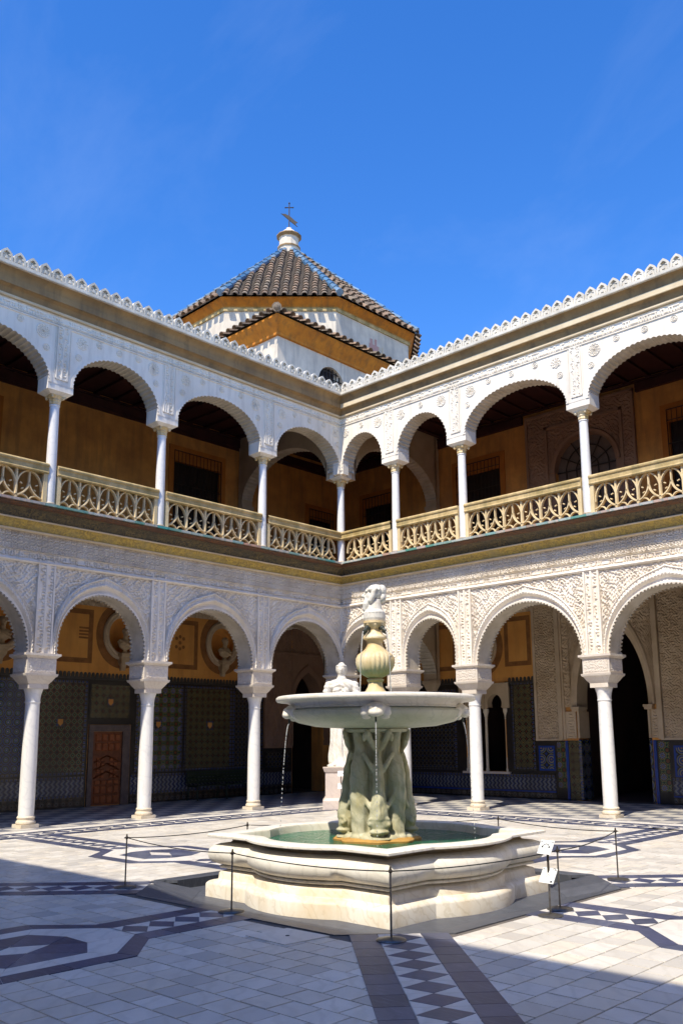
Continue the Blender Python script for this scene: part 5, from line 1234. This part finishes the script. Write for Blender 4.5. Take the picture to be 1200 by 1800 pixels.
# ------------------------------------------------------------------ fountain
FN = empty('fountain', (CX, CY, -.10), 'white marble fountain with lobed basin, dolphin stem, wide bowl, urn and bearded bust', 'fountain')
FZ = -.10
def outline(h=1.365, n_arc=18, sag=.20):
    pts = []
    u0 = .50*h
    R = (u0*u0+sag*sag)/(2*sag); a0 = math.asin(u0/R)
    side = [(h, -h)]+[(x, -h) for x in np.linspace(h, u0, 4)[1:]]
    for t in np.linspace(a0, -a0, n_arc): side.append((R*sin(t), -h-(R*cos(t)-R*cos(a0))))
    side += [(x, -h) for x in np.linspace(-u0, -h, 4)[:-1]]
    for k in range(4):
        c, s = cos(-k*pi/2), sin(-k*pi/2); pts += [(x*c-y*s, x*s+y*c) for x, y in side]
    return np.array(pts)
OUT = outline()
def offset(P, o):
    """inward offset by o (polygon runs clockwise)"""
    n = len(P); Q = []
    for i in range(n):
        a, b, c = P[i-1], P[i], P[(i+1) % n]
        if np.linalg.norm(b-a) < 1e-6: a = P[i-2]
        if np.linalg.norm(c-b) < 1e-6: c = P[(i+2) % n]
        e1 = (b-a)/np.linalg.norm(b-a); e2 = (c-b)/np.linalg.norm(c-b)
        n1, n2 = np.array((e1[1], -e1[0])), np.array((e2[1], -e2[0])); m = n1+n2; m /= np.linalg.norm(m); k = max(.45, m@n1); Q.append(b+m*o/k)
    return np.array(Q)
def ring(prof):
    rows = []
    for o, z in prof:
        Q = offset(OUT, o); rows.append([(CX+x, CY+y, z) for x, y in Q])
    return MB().grid(rows, cv=True)
_sgn = 1 if np.linalg.norm(offset(OUT, .1)[0]) < np.linalg.norm(OUT[0]) else -1
def R_(prof): return ring([(_sgn*o, z) for o, z in prof])
R_([(.0, FZ), (.0, .03), (.006, .046), (.028, .068), (.06, .079), (.09, .082)]).build('plinth', M['fount'], FN, smooth=True, sharp=40)
R_([(.085, .080), (.10, .088), (.105, .15), (.118, .168), (.165, .182), (.178, .196)]).build('base_course', M['fount'], FN, smooth=True, sharp=40)
R_([(.182, .193), (.122, .203), (.105, .212), (.105, .225), (.122, .234), (.182, .241)]).build('bead_moulding', M['fount_white'], FN, smooth=True, sharp=60)
R_([(.182, .239), (.105, .245), (.052, .268), (.020, .308), (.010, .358), (.024, .41), (.06, .45), (.112, .470), (.172, .479)]).build('belly', M['fount_white'], FN, smooth=True, sharp=60)
R_([(.172, .477), (.195, .483), (.210, .499), (.195, .516), (.135, .530), (.08, .535)]).build('neck', M['fount_neck'], FN, smooth=True, sharp=60)
R_([(.085, .534), (.02, .537), (.0, .545), (.0, .564), (.015, .575), (.20, .577), (.225, .57), (.235, .55), (.235, .15)]).build('rim', M['fount_white'], FN, smooth=True, sharp=45)
Q = offset(OUT, _sgn*.23)
mb = MB(); mb.poly([(CX+x, CY+y, .485) for x, y in Q][::-1]); mb.build('water', M['water'], FN)
mb = MB(); mb.poly([(CX+x, CY+y, .17) for x, y in Q][::-1]); mb.build('basin_floor', M['basin_floor'], FN)

# stem with four head-down dolphins
mb = MB()
limb(mb, [(CX, CY, .48, .30), (CX, CY, .9, .27), (CX, CY, 1.3, .27), (CX, CY, 1.50, .235), (CX, CY, 1.70, .29)], 16)
CAM_A = atan2(CAM[1]-CY, CAM[0]-CX)
for k in range(4):
    a = CAM_A+k*pi/2+.06; ux, uy, vx, vy = cos(a), sin(a), -sin(a), cos(a)
    def p(r, t, z): return (CX+ux*r+vx*t, CY+uy*r+vy*t, z)
    Rm = Rz(a)
    limb(mb, [(*p(.34, 0, .74), .115), (*p(.345, 0, .86), .095), (*p(.335, .0, 1.02), .075), (*p(.33, 0, 1.18), .066), (*p(.315, 0, 1.32), .055), (*p(.28, 0, 1.46), .045), (*p(.285, 0, 1.58), .04), (*p(.335, 0, 1.69), .04)])
    mb.sphere(p(.345, 0, .70), (.105, .118, .13), 14, 10, Rm)                             # melon
    mb.sphere(p(.375, 0, .605), (.095, .115, .034), 14, 8, Rm); mb.sphere(p(.36, 0, .53), (.115, .135, .026), 14, 8, Rm)       # open jaws
    limb(mb, [(*p(.43, 0, .70), .016), (*p(.435, 0, .80), .022), (*p(.425, 0, .90), .018), (*p(.40, 0, .98), .010)], 8)       # crest
    for t in (-1, 1):
        mb.sphere(p(.385, t*.098, .685), .030, 10, 8); limb(mb, [(*p(.42, t*.05, .745), .016), (*p(.395, t*.10, .745), .020), (*p(.36, t*.125, .70), .016)], 8)     # eye, brow
        limb(mb, [(*p(.33, t*.09, .86), .03), (*p(.30, t*.15, .95), .03), (*p(.30, t*.19, 1.06), .018)], 8)                   # fin
        limb(mb, [(*p(.30, t*.03, 1.50), .030), (*p(.335, t*.08, 1.59), .034), (*p(.355, t*.12, 1.69), .036)], 8); mb.sphere(p(.35, t*.155, 1.63), (.03, .026, .05), 8, 6, Rm)   # flukes
        limb(mb, [(*p(.33, t*.03, 1.22), .026), (*p(.325, t*.10, 1.34), .03), (*p(.29, t*.16, 1.45), .022)], 8)
    for j in range(4): b = a+pi/8+j*pi/8*.98; mb.sphere((CX+.34*cos(b), CY+.34*sin(b), .525), (.08, .08, .06), 10, 6)
    b = a+pi/4; q = lambda r, z, rr: (CX+r*cos(b), CY+r*sin(b), z, rr)
    limb(mb, [q(.28, .52, .10), q(.285, .72, .105), q(.285, .95, .115), q(.285, 1.15, .118), q(.28, 1.30, .11), q(.25, 1.45, .085), q(.27, 1.58, .07), q(.32, 1.69, .05)])
    for j in range(3): mb.sphere((CX+.33*cos(b+.22*(j-1)), CY+.33*sin(b+.22*(j-1)), .53+.02*(j == 1)), (.06, .06, .05), 8, 6)
V0 = np.array((CX, CY, FZ)); MBs = mb.array()-V0; mb.v = [MBs]
def stemwarp(V):
    a = np.arctan2(V[:, 1], V[:, 0]); k = 1+.012*np.sin(V[:, 2]*38+3*np.sin(4*a))+.01*np.sin(a*22); W_ = V.copy(); W_[:, 0] *= k; W_[:, 1] *= k; return W_
st = sculpt(mb, 'dolphin_stem', 'stem', FN, .0105, 1, stemwarp)
mb = MB().lathe([(.44, .45), (.47, .475), (.475, .505), (.44, .53), (.30, .545)], 48, CX, CY, mod=lambda a, z: 1+.07*cos(8*(a-CAM_A))); mb.build('stem_foot', M['silt'], FN, smooth=True)
mb = MB().lathe([(.30, 1.68), (.37, 1.69), (.385, 1.72), (.36, 1.745), (.33, 1.75)], 32, CX, CY); mb.build('stem_collar', M['stem'], FN, smooth=True)
# bowl
mb = MB().lathe([(.20, 1.735), (.42, 1.735), (.70, 1.755), (.90, 1.80), (1.00, 1.85), (1.035, 1.89), (1.04, 1.915), (1.025, 1.935), (.985, 1.942), (.98, 1.955)], 96, CX, CY); mb.build('bowl', M['bowl'], FN, smooth=True)
mb = MB().lathe([(.97, 1.952), (1.0, 1.956), (1.0, 1.968), (.985, 1.975), (.995, 2.0), (1.03, 2.022), (1.09, 2.034), (1.148, 2.038), (1.160, 2.05), (1.160, 2.08), (1.14, 2.096), (1.06, 2.085), (.9, 2.02), (.3, 1.97), (.1, 1.96)], 96, CX, CY); mb.build('bowl_rim', M['fount_white'], FN, smooth=True, sharp=60)
mb = MB(); mb.poly([(CX+1.02*cos(t), CY+1.02*sin(t), 2.055) for t in np.linspace(0, 2*pi, 64, endpoint=False)]); mb.build('bowl_water', M['water'], FN)
JA = [CAM_A, CAM_A+radians(72), CAM_A-radians(72), CAM_A+pi]
for a in JA:                                                 # carved mask spouts under the rim
    mb = MB(); Rm = Rz(a); c = np.array((CX+1.0*cos(a), CY+1.0*sin(a), 0)); tv = np.array((-sin(a), cos(a), 0)); uv = np.array((cos(a), sin(a), 0))
    mb.sphere(c+(0, 0, 1.925), (.075, .105, .075), 14, 10, Rm); mb.sphere(c+uv*.045+(0, 0, 1.885), (.055, .07, .045), 12, 8, Rm); mb.sphere(c+uv*.07+(0, 0, 1.91), (.025, .025, .035), 8, 6, Rm)
    for t in (-1, 1):
        mb.sphere(c+tv*t*.105+(0, 0, 1.90), (.04, .05, .06), 10, 8, Rm); mb.sphere(c+uv*.05+tv*t*.045+(0, 0, 1.945), (.03, .035, .02), 8, 6, Rm); mb.sphere(c+tv*t*.09+(0, 0, 1.845)-uv*.04, (.04, .05, .03), 8, 6, Rm)
    Vv = mb.array(); ct = c+(0, 0, 1.91); Vv = ct+(Vv-ct)*np.array((1.12, 1.12, 1.0)); mb.v = [Vv]
    mb.v = [mb.array()-V0]; sculpt(mb, 'mask_spout', 'fount_white', FN, .009, 1)
    mb = MB(); mb.tube([c+uv*.03+(0, 0, 1.845), c+uv*.03+(0, 0, 1.79)], .010, 6); mb.build('spout_pipe', M['bronze'], FN)
# urn
def gad(a, z): return 1+(.045*abs(sin(12*a)) if 2.33 < z < 2.61 else 0)
mb = MB().lathe([(.15, 1.97), (.155, 2.10), (.15, 2.13), (.115, 2.17), (.09, 2.215), (.082, 2.265), (.10, 2.285), (.10, 2.30), (.075, 2.31)], 48, CX, CY); mb.build('urn_foot', M['urn'], FN, smooth=True)
mb = MB().lathe([(.07, 2.305), (.10, 2.325), (.15, 2.355), (.19, 2.40), (.213, 2.45), (.222, 2.50), (.218, 2.545), (.20, 2.585), (.17, 2.615), (.165, 2.618)], 192, CX, CY, mod=gad); mb.build('gadrooned_urn', M['urn'], FN, smooth=True)
mb = MB().lathe([(.17, 2.612), (.14, 2.635), (.112, 2.665), (.095, 2.70), (.093, 2.735), (.105, 2.765), (.138, 2.775), (.142, 2.79), (.132, 2.81), (.105, 2.83), (.085, 2.86), (.08, 2.89), (.10, 2.91), (.125, 2.935), (.128, 2.955), (.135, 2.96), (.135, 2.985), (.10, 2.987)], 48, CX, CY, mod=lambda a, z: 1+(.05*cos(8*a) if 2.9 < z < 2.95 else 0)); mb.build('urn_neck', M['urn'], FN, smooth=True, sharp=50)
for k in range(4):
    a = CAM_A+pi/4+k*pi/2; mb = MB(); u = np.array((cos(a), sin(a), 0)); c = np.array((CX, CY, 0))
    mb.tube([c+u*.09+(0, 0, 2.90), c+u*.14+(0, 0, 2.885), c+u*.185+(0, 0, 2.86)], .02, 8, [.024, .02, .012]); mb.sphere(c+u*.125+(0, 0, 2.90), (.03, .03, .026), 8, 6); mb.build('bronze_spout', M['bronze'], FN)
# two-faced bearded herm: faces look along -CR (picture left) and +CR
mb = MB(); fx = -CR[:2]/np.linalg.norm(CR[:2]); FA = atan2(fx[1], fx[0]); Rf = Rz(FA)
def hp(x, y, z): v = Rf@np.array((x, y, 0)); return (CX+v[0], CY+v[1], z)
mb.box(-.01, .01, -.01, .01, 0, .01); mb.v = []; mb.f = []; mb.n = 0
mb.tube([hp(0, 0, 2.975), hp(0, 0, 3.02), hp(0, 0, 3.075)], 1, 18, [.118, .132, .130]); mb.sphere(hp(0, 0, 3.085), (.128, .134, .055), 18, 10, Rf); mb.tube([hp(0, 0, 3.09), hp(-.01, 0, 3.25)], .06, 14, [.10, .068])
mb.sphere(hp(-.02, 0, 3.335), (.095, .086, .092), 20, 14, Rf)                    # skull
mb.sphere(hp(.048, 0, 3.285), (.060, .070, .092), 18, 12, Rf)                     # face
mb.sphere(hp(.088, 0, 3.345), (.026, .060, .020), 14, 8, Rf)                      # brow
limb(mb, [(*hp(.104, 0, 3.338), .011), (*hp(.136, 0, 3.292), .018), (*hp(.116, 0, 3.282), .020)], 10)      # nose
mb.sphere(hp(.098, 0, 3.252), (.026, .042, .013), 12, 8, Rf)                      # moustache
limb(mb, [(*hp(.068, 0, 3.240), .056), (*hp(.094, 0, 3.19), .050), (*hp(.108, 0, 3.14), .034), (*hp(.106, 0, 3.105), .020)], 14)   # beard
for sg in (1, -1): limb(mb, [(*hp(.01, sg*.085, 3.34), .030), (*hp(.02, sg*.082, 3.28), .032), (*hp(.045, sg*.068, 3.23), .034)], 10)
mb.sphere(hp(-.02, 0, 3.385), (.098, .088, .048), 20, 12, Rf)
for t in range(11): an = pi*(t/10-.5)*1.3; mb.sphere(hp(.098*cos(an)-.012, .092*sin(an), 3.362), (.020, .022, .024), 10, 6, Rf)
mb.sphere(hp(-.09, 0, 3.355), (.058, .078, .075), 14, 10, Rf); mb.sphere(hp(-.10, 0, 3.275), (.042, .07, .065), 14, 10, Rf)
mb.v = [mb.array()-V0]; sculpt(mb, 'janus_bust', 'statue', FN, .0050, 0)
# falling water
def jet(p0, p1, sag, n, r, name='water_jet', drops=True):
    p0, p1 = np.array(p0, float), np.array(p1, float); mb = MB(); m = 26; P = []
    for i in range(m):
        t = i/(m-1); q = p0+(p1-p0)*t; q[2] = p0[2]+(p1[2]-p0[2])*t**2; P.append(q)
    k = int(m*.36) if drops else m
    mb.tube(P[:k], r, 6, [r*(1-.4*i/m) for i in range(k)])
    if drops:
        for i in range(n):
            t = .34+.66*(i+hsh(i, 3.0)*.6)/n; q = p0+(p1-p0)*t; q[2] = p0[2]+(p1[2]-p0[2])*t**2
            mb.sphere(q, (r*.8, r*.8, r*(.9+1.6*hsh(i, 1.0))), 6, 5)
    mb.build(name, M['jet'], FN, smooth=True)['kind'] = 'stuff'
for a in JA[:3]:
    u = np.array((cos(a), sin(a), 0)); c = np.array((CX, CY, 0)); o_ = .10 if a != JA[0] else .02
    jet(c+u*1.03+(0, 0, 1.79), c+u*(1.03+o_)+(0, 0, .49), 0, 30, .0065)
for k in range(4):
    a = CAM_A+pi/4+k*pi/2; u = np.array((cos(a), sin(a), 0)); c = np.array((CX, CY, 0)); jet(c+u*.19+(0, 0, 2.855), c+u*.26+(0, 0, 2.06), 0, 14, .005, drops=False)

# ------------------------------------------------------------------ statue on its pedestal
SX, SY, SR = 1.50, -1.55, radians(45)
pd = empty('statue_pedestal', (SX, SY, 0), 'square pink marble pedestal under the robed statue by the corner column', 'pedestal', rz=0.0)
def ped(name, z0, z1, a0, a1):
    mb = MB(); mb.frustum(0, 0, z0, z1, a0, a0, a1, a1); V = mb.array()@Rz(SR).T; mb.v = [V+(SX, SY, 0)]; mb.build(name, M['pedestal'], pd)
ped('foot', 0, .20, .46, .46); ped('foot_moulding', .20, .26, .45, .41); ped('die', .26, .86, .40, .40); ped('cap', .86, .96, .42, .46)
mb = MB()
# local: facing -y, z from 0; a tall draped woman, weight on her right leg
limb(mb, [(-.11, -.02, .10, .11), (-.12, -.04, .55, .13), (-.11, -.03, .95, .16), (-.06, 0, 1.25, .19)], 12)
limb(mb, [(.15, -.10, .08, .09), (.15, -.14, .52, .12), (.12, -.08, .92, .16), (.06, 0, 1.25, .19)], 12)
mb.tube([(0, .02, .0), (0, .02, .35), (0, .01, .8), (0, 0, 1.2)], 1, 20, [.30, .25, .235, .24])
mb.sphere((0, 0, 1.30), (.27, .20, .22), 16, 10); mb.sphere((0, .0, 1.62), (.255, .185, .26), 16, 10); mb.sphere((0, .0, 1.93), (.37, .175, .17), 18, 12)
for sg in (-1, 1): mb.sphere((sg*.115, -.11, 1.79), (.10, .08, .10), 12, 8)
mb.tube([(0, 0, 1.98), (0, -.01, 2.26)], 1, 12, [.15, .092])
mb.sphere((0, -.02, 2.40), (.115, .135, .165), 16, 12); mb.sphere((0, -.055, 2.335), (.08, .09, .10), 12, 8); mb.sphere((0, -.155, 2.375), (.022, .025, .04), 8, 6); mb.sphere((0, .03, 2.43), (.122, .135, .125), 14, 10); mb.sphere((0, .02, 2.53), (.075, .085, .05), 12, 8); mb.sphere((0, .13, 2.36), (.07, .07, .08), 10, 8)
for t in range(11): an = pi*t/10; mb.sphere((.112*cos(an), -.01-.115*sin(an), 2.485), (.028, .026, .024), 8, 6)
for sg in (-1, 1): limb(mb, [(sg*.11, -.04, 2.46, .03), (sg*.115, .0, 2.38, .032), (sg*.09, .06, 2.30, .03)], 8)
for sg in (-1, 1): mb.sphere((sg*.045, -.135, 2.42), (.028, .015, .012), 8, 6)
mb.sphere((0, -.145, 2.318), (.032, .016, .010), 8, 6)
limb(mb, [(-.31, 0, 1.93, .115), (-.41, .03, 1.60, .095), (-.42, -.08, 1.34, .07), (-.34, -.26, 1.30, .05)], 10)
limb(mb, [(.31, 0, 1.93, .115), (.41, .02, 1.62, .10), (.38, -.14, 1.40, .075), (.24, -.27, 1.46, .055)], 10)
for sg in (-1, 1):
    b_ = np.array((-.33, -.26, 1.30)) if sg < 0 else np.array((.23, -.28, 1.46))
    for f in range(4): limb(mb, [(*(b_+(.015*f-.02, -.03, 0)), .018), (*(b_+(.02*f-.02, -.085, -.01*f)), .015), (*(b_+(.02*f-.015, -.11, -.035)), .012)], 6)
    limb(mb, [(*(b_+(0, 0, .02)), .018), (*(b_+(.045*(-sg), -.05, .045)), .014)], 6)
# cloak: thick roll across the body and falls of cloth
limb(mb, [(.40, .02, 1.70, .09), (.28, -.15, 1.45, .09), (.0, -.22, 1.30, .085), (-.24, -.12, 1.36, .08), (-.30, .05, 1.50, .08)], 10)
limb(mb, [(.36, -.05, 1.45, .08), (.38, -.06, 1.0, .085), (.36, -.05, .55, .08), (.34, -.02, .2, .07)], 10); limb(mb, [(.28, -.14, 1.35, .06), (.29, -.14, .9, .06), (.28, -.12, .5, .05)], 8)
limb(mb, [(-.14, -.17, 1.25, .05), (-.05, -.20, .8, .05), (.02, -.20, .15, .05)], 8); limb(mb, [(.05, -.22, 1.2, .05), (.02, -.21, .6, .045), (-.06, -.22, .1, .05)], 8); limb(mb, [(-.22, -.10, 1.2, .05), (-.24, -.12, .6, .05), (-.26, -.10, .1, .06)], 8)
for sg in (-1, 1): mb.sphere((sg*.13, -.24, .04), (.055, .13, .045), 10, 8)
mb.tube([(0, 0, -.03), (0, 0, .035)], .36, 20)
def drape(V):
    W_ = V.copy(); a = np.arctan2(V[:, 1], V[:, 0]); z = V[:, 2]
    k = sstep(z, .05, .3)*(1-sstep(z, 1.15, 1.4)); f = .018*np.sin(a*13+2.5*np.sin(z*2.2)); g2 = sstep(z, 1.25, 1.5)*(1-sstep(z, 1.95, 2.12)); f2 = .010*np.sin(z*55+5*np.cos(a*2)+3*V[:, 0]*6)
    W_[:, 2] = z-.075*sstep(z, 2.08, 2.24); r = np.hypot(V[:, 0], V[:, 1])+1e-6; q = 1+(k*f+g2*f2)/r; W_[:, 0] *= q; W_[:, 1] *= q; return W_
sv = sculpt(mb, 'robed_statue', 'statue', None, .014, 4, drape); sv.location = (SX, SY, .99); sv.rotation_euler = (0, 0, SR-radians(8))
tag(sv, 'white marble statue of a robed woman standing on the pink pedestal by the corner', 'statue')
# busts in the round niches
def niche_bust():
    mb = MB(); mb.tube([(0, 0, -.04), (0, 0, .10)], 1, 12, [.10, .06]); mb.sphere((0, -.01, .22), (.20, .12, .13), 14, 10); mb.sphere((0, 0, .29), (.235, .11, .10), 14, 10)
    mb.tube([(0, 0, .30), (0, -.02, .47)], 1, 10, [.085, .065]); mb.sphere((0, -.03, .56), (.085, .10, .12), 14, 10); mb.sphere((0, -.125, .55), (.018, .022, .03), 8, 6); mb.sphere((0, .0, .60), (.10, .10, .09), 12, 8); mb.sphere((0, -.075, .49), (.05, .055, .055), 10, 8)
    for sg in (-1, 1): mb.sphere((sg*.035, -.115, .585), (.022, .012, .010), 6, 5); mb.sphere((sg*.15, -.05, .25), (.07, .09, .05), 8, 6)
    limb(mb, [(-.20, -.06, .33, .035), (-.02, -.12, .24, .035), (.16, -.10, .16, .035)], 8)
    return sculpt(mb, 'portrait_bust', 'bust', None, .012, 1)
NB = niche_bust()
for i, (w_, s, z, lab) in enumerate(((SHADY, .90, 3.93, 'marble portrait bust in the round niche nearest the corner, shaded gallery'), (SHADY, 4.26, 3.93, 'marble portrait bust in the round niche above the carved wooden door'), (SHADY, 7.64, 3.93, 'marble portrait bust in the niche at the left edge of the shaded gallery'), (SUNNY, 1.70, 3.75, 'marble portrait bust in the round niche over the two-light window'))):
    o = NB if i == 0 else NB.copy()
    if i: COL.objects.link(o)
    o.location = w_.P(s, -GD+.13, z); o.rotation_euler = (0, 0, w_.rz); tag(o, lab, 'bust', 'portrait busts in round niches')

# ------------------------------------------------------------------ barrier posts and cord
def stanchion():
    root = empty('barrier_post', (0, 0, 0))
    mb = MB().lathe([(.125, 0), (.125, .006), (.118, .012), (.06, .020), (.02, .026)], 32); mb.build('base', M['steel'], root, smooth=True, sharp=40)
    mb = MB().lathe([(.0085, .02), (.0085, .53)], 12); mb.build('post', M['steel'], root, smooth=True)
    mb = MB().lathe([(.012, .522), (.016, .53), (.016, .545), (.011, .55), (.006, .575), (.002, .578)], 12)
    for a in range(4): mb.tube([(.012*cos(a*pi/2), .012*sin(a*pi/2), .537), (.034*cos(a*pi/2), .034*sin(a*pi/2), .537)], .006, 6)
    mb.build('head', M['iron'], root); return root
SP = [(7.70, -11.43), (9.72, -11.55), (11.66, -11.47), (12.00, -9.42), (11.58, -7.42), (9.61, -6.90), (7.61, -9.60)]
SL = ['steel barrier post left of the fountain on the shadow edge', 'steel barrier post before the left lobe of the basin', 'steel barrier post in front of the fountain\'s near corner', 'steel barrier post just behind the sign stand', 'steel barrier post at the right of the fountain in full sun', 'steel barrier post behind the fountain basin, right side', 'steel barrier post behind the fountain basin, left side']
ST = stanchion()
for i, (x, y) in enumerate(SP):
    o = ST if i == 0 else copy_tree(ST); o.location = (x, y, .004); o.rotation_euler = (0, 0, .4*i); tag(o, SL[i], 'post', 'barrier posts round the fountain')
RL = ['black rope before the left side of the fountain', 'black rope between the two posts nearest the viewer', 'black rope from the near corner post to the sign stand', 'black rope from the sign stand to the post in full sun', 'black rope behind the fountain on the sunny side', 'black rope hidden behind the fountain basin', 'black rope from the far left post to the post on the shadow edge']
for i in range(7):
    a, b = np.array((*SP[i], .541)), np.array((*SP[(i+1) % 7], .541)); P = []
    for t in np.linspace(0.012, .988, 25): q = a+(b-a)*t; q[2] -= .035*4*t*(1-t); P.append(q)
    o = MB().tube(P, .0055, 6).build('rope_barrier', M['rope'], smooth=True); tag(o, RL[i], 'rope', 'barrier ropes round the fountain')

# ------------------------------------------------------------------ sign stands
def sign_stand(loc, face, label, h1=.55, h2=.30, scale=1.0):
    x0, y0 = loc; root = empty('sign_stand', (x0, y0, .004), label, 'sign', 'information sign stands'); c, s = cos(face), sin(face)
    R = np.array(((c, -s, 0), (s, c, 0), (0, 0, 1)))
    def put(mb, name, mat, par=root): V = mb.array()@R.T; mb.v = [V+(x0, y0, .004)]; return mb.build(name, M[mat], par)
    put(MB().lathe([(.115, 0), (.115, .006), (.10, .012), (.02, .02)], 28), 'base', 'steel'); put(MB().lathe([(.009, .015), (.009, h2+.02)], 10), 'post', 'steel'); put(MB().lathe([(.011, h2+.02), (.011, h1+.03)], 10), 'upper_post', 'iron')
    for z, wd, k in ((h1, .155, 0), (h2, .165, 1)):
        t = radians(58); n = np.array((0, -sin(t), cos(t))); up = np.array((0, cos(t), sin(t))); ex = np.array((1., 0, 0)); cc = np.array((.0+.012*k, -.018, z+.055)); L = wd*.62
        def B(u, v, d): return cc+ex*u+up*v+n*d
        mb = MB(); hw = wd/2; V = [B(u, v, d) for d in (0, .006) for u, v in ((-hw, -L/1.4), (hw, -L/1.4), (hw, L/1.4), (-hw, L/1.4))]; mb.add(V, [(3, 2, 1, 0), (4, 5, 6, 7)]+[(i, (i+1) % 4, 4+(i+1) % 4, 4+i) for i in range(4)])
        pl = put(mb, 'sign_plate', 'sign')
        mb = MB()
        for u in (-hw+.014, hw-.014): mb.poly([B(u+.007*cos(a), L/1.4-.016+.007*sin(a), .0075) for a in np.linspace(0, 2*pi, 8, endpoint=False)])
        if k == 0:                                            # curved arrow with blobs at its ends
            P = [[B(r*cos(a), r*sin(a)-.008, .0075) for r in (.036, .043)] for a in np.linspace(.25, pi-.25, 14)]; mb.grid(P)
            for sg in (-1, 1): mb.poly([B(sg*.039+.010*cos(a), .002+.010*sin(a), .0075) for a in np.linspace(0, 2*pi, 8, endpoint=False)])
            mb.poly([B(-.006, -.004, .0075), (B(.006, -.004, .0075)), B(.006, .001, .0075), B(-.006, .001, .0075)])
        else:
            P = [[B(.05+r*cos(a), .052+r*sin(a), .0075) for r in (.016, .021)] for a in np.linspace(.6, 2.6, 8)]; mb.grid(P); mb.poly([B(.055+.013*cos(a), -.055+.010*sin(a), .0075) for a in np.linspace(0, 2*pi, 8, endpoint=False)])
        put(mb, 'sign_print', 'ink', pl)
        if k:
            mb = MB()
            for u, v in ((-.02, -.01), (.0, .012), (-.005, -.005), (.012, .004), (-.018, .018)): mb.poly([B(u-.006, v-.004, .0075), B(u+.006, v-.004, .0075), B(u+.006, v+.003, .0075), B(u-.006, v+.003, .0075)])
            put(mb, 'faded_print', 'ink_red', pl)
    return root
sign_stand((12.10, -9.76), radians(-8), 'white tilted sign plates on a steel stand right of the fountain')
sign_stand((2.05, -2.15), radians(40), 'small white sign plates on a stand before the statue pedestal', .78, .50, 1.0)

# ------------------------------------------------------------------ bench along the shaded gallery wall
w = SHADY; bs0, bs1 = .02, 2.15
bn = empty('bench', w.P((bs0+bs1)/2, -GD+.35, 0), 'dark green slatted bench against the tiled wall, right of the carved door', 'bench')
D0 = -GD+.10
for k in range(5): mb = MB(); mb.box(bs0, bs1, D0+.10+k*.085, D0+.17+k*.085, .385, .41); w.put(mb, 'seat_slat', M['bench'], bn)
for k in range(4): mb = MB(); mb.box(bs0, bs1, D0+.02-.0*k, D0+.045, .46+k*.085, .525+k*.085); w.put(mb, 'back_slat', M['bench'], bn)
for s in (bs0+.05, (bs0+bs1)/2, bs1-.05):
    mb = MB()
    for P in ([(s, D0+.50, 0), (s, D0+.47, .20), (s, D0+.50, .39)], [(s, D0+.02, 0), (s, D0+.08, .20), (s, D0+.05, .40), (s, D0+.02, .82)], [(s, D0+.05, .375), (s, D0+.50, .375)], [(s, D0+.04, .60), (s, D0+.30, .63), (s, D0+.50, .58), (s, D0+.52, .48), (s, D0+.46, .40)]): mb.tube(P, .02, 6)
    w.put(mb, 'iron_support', M['bench'], bn)
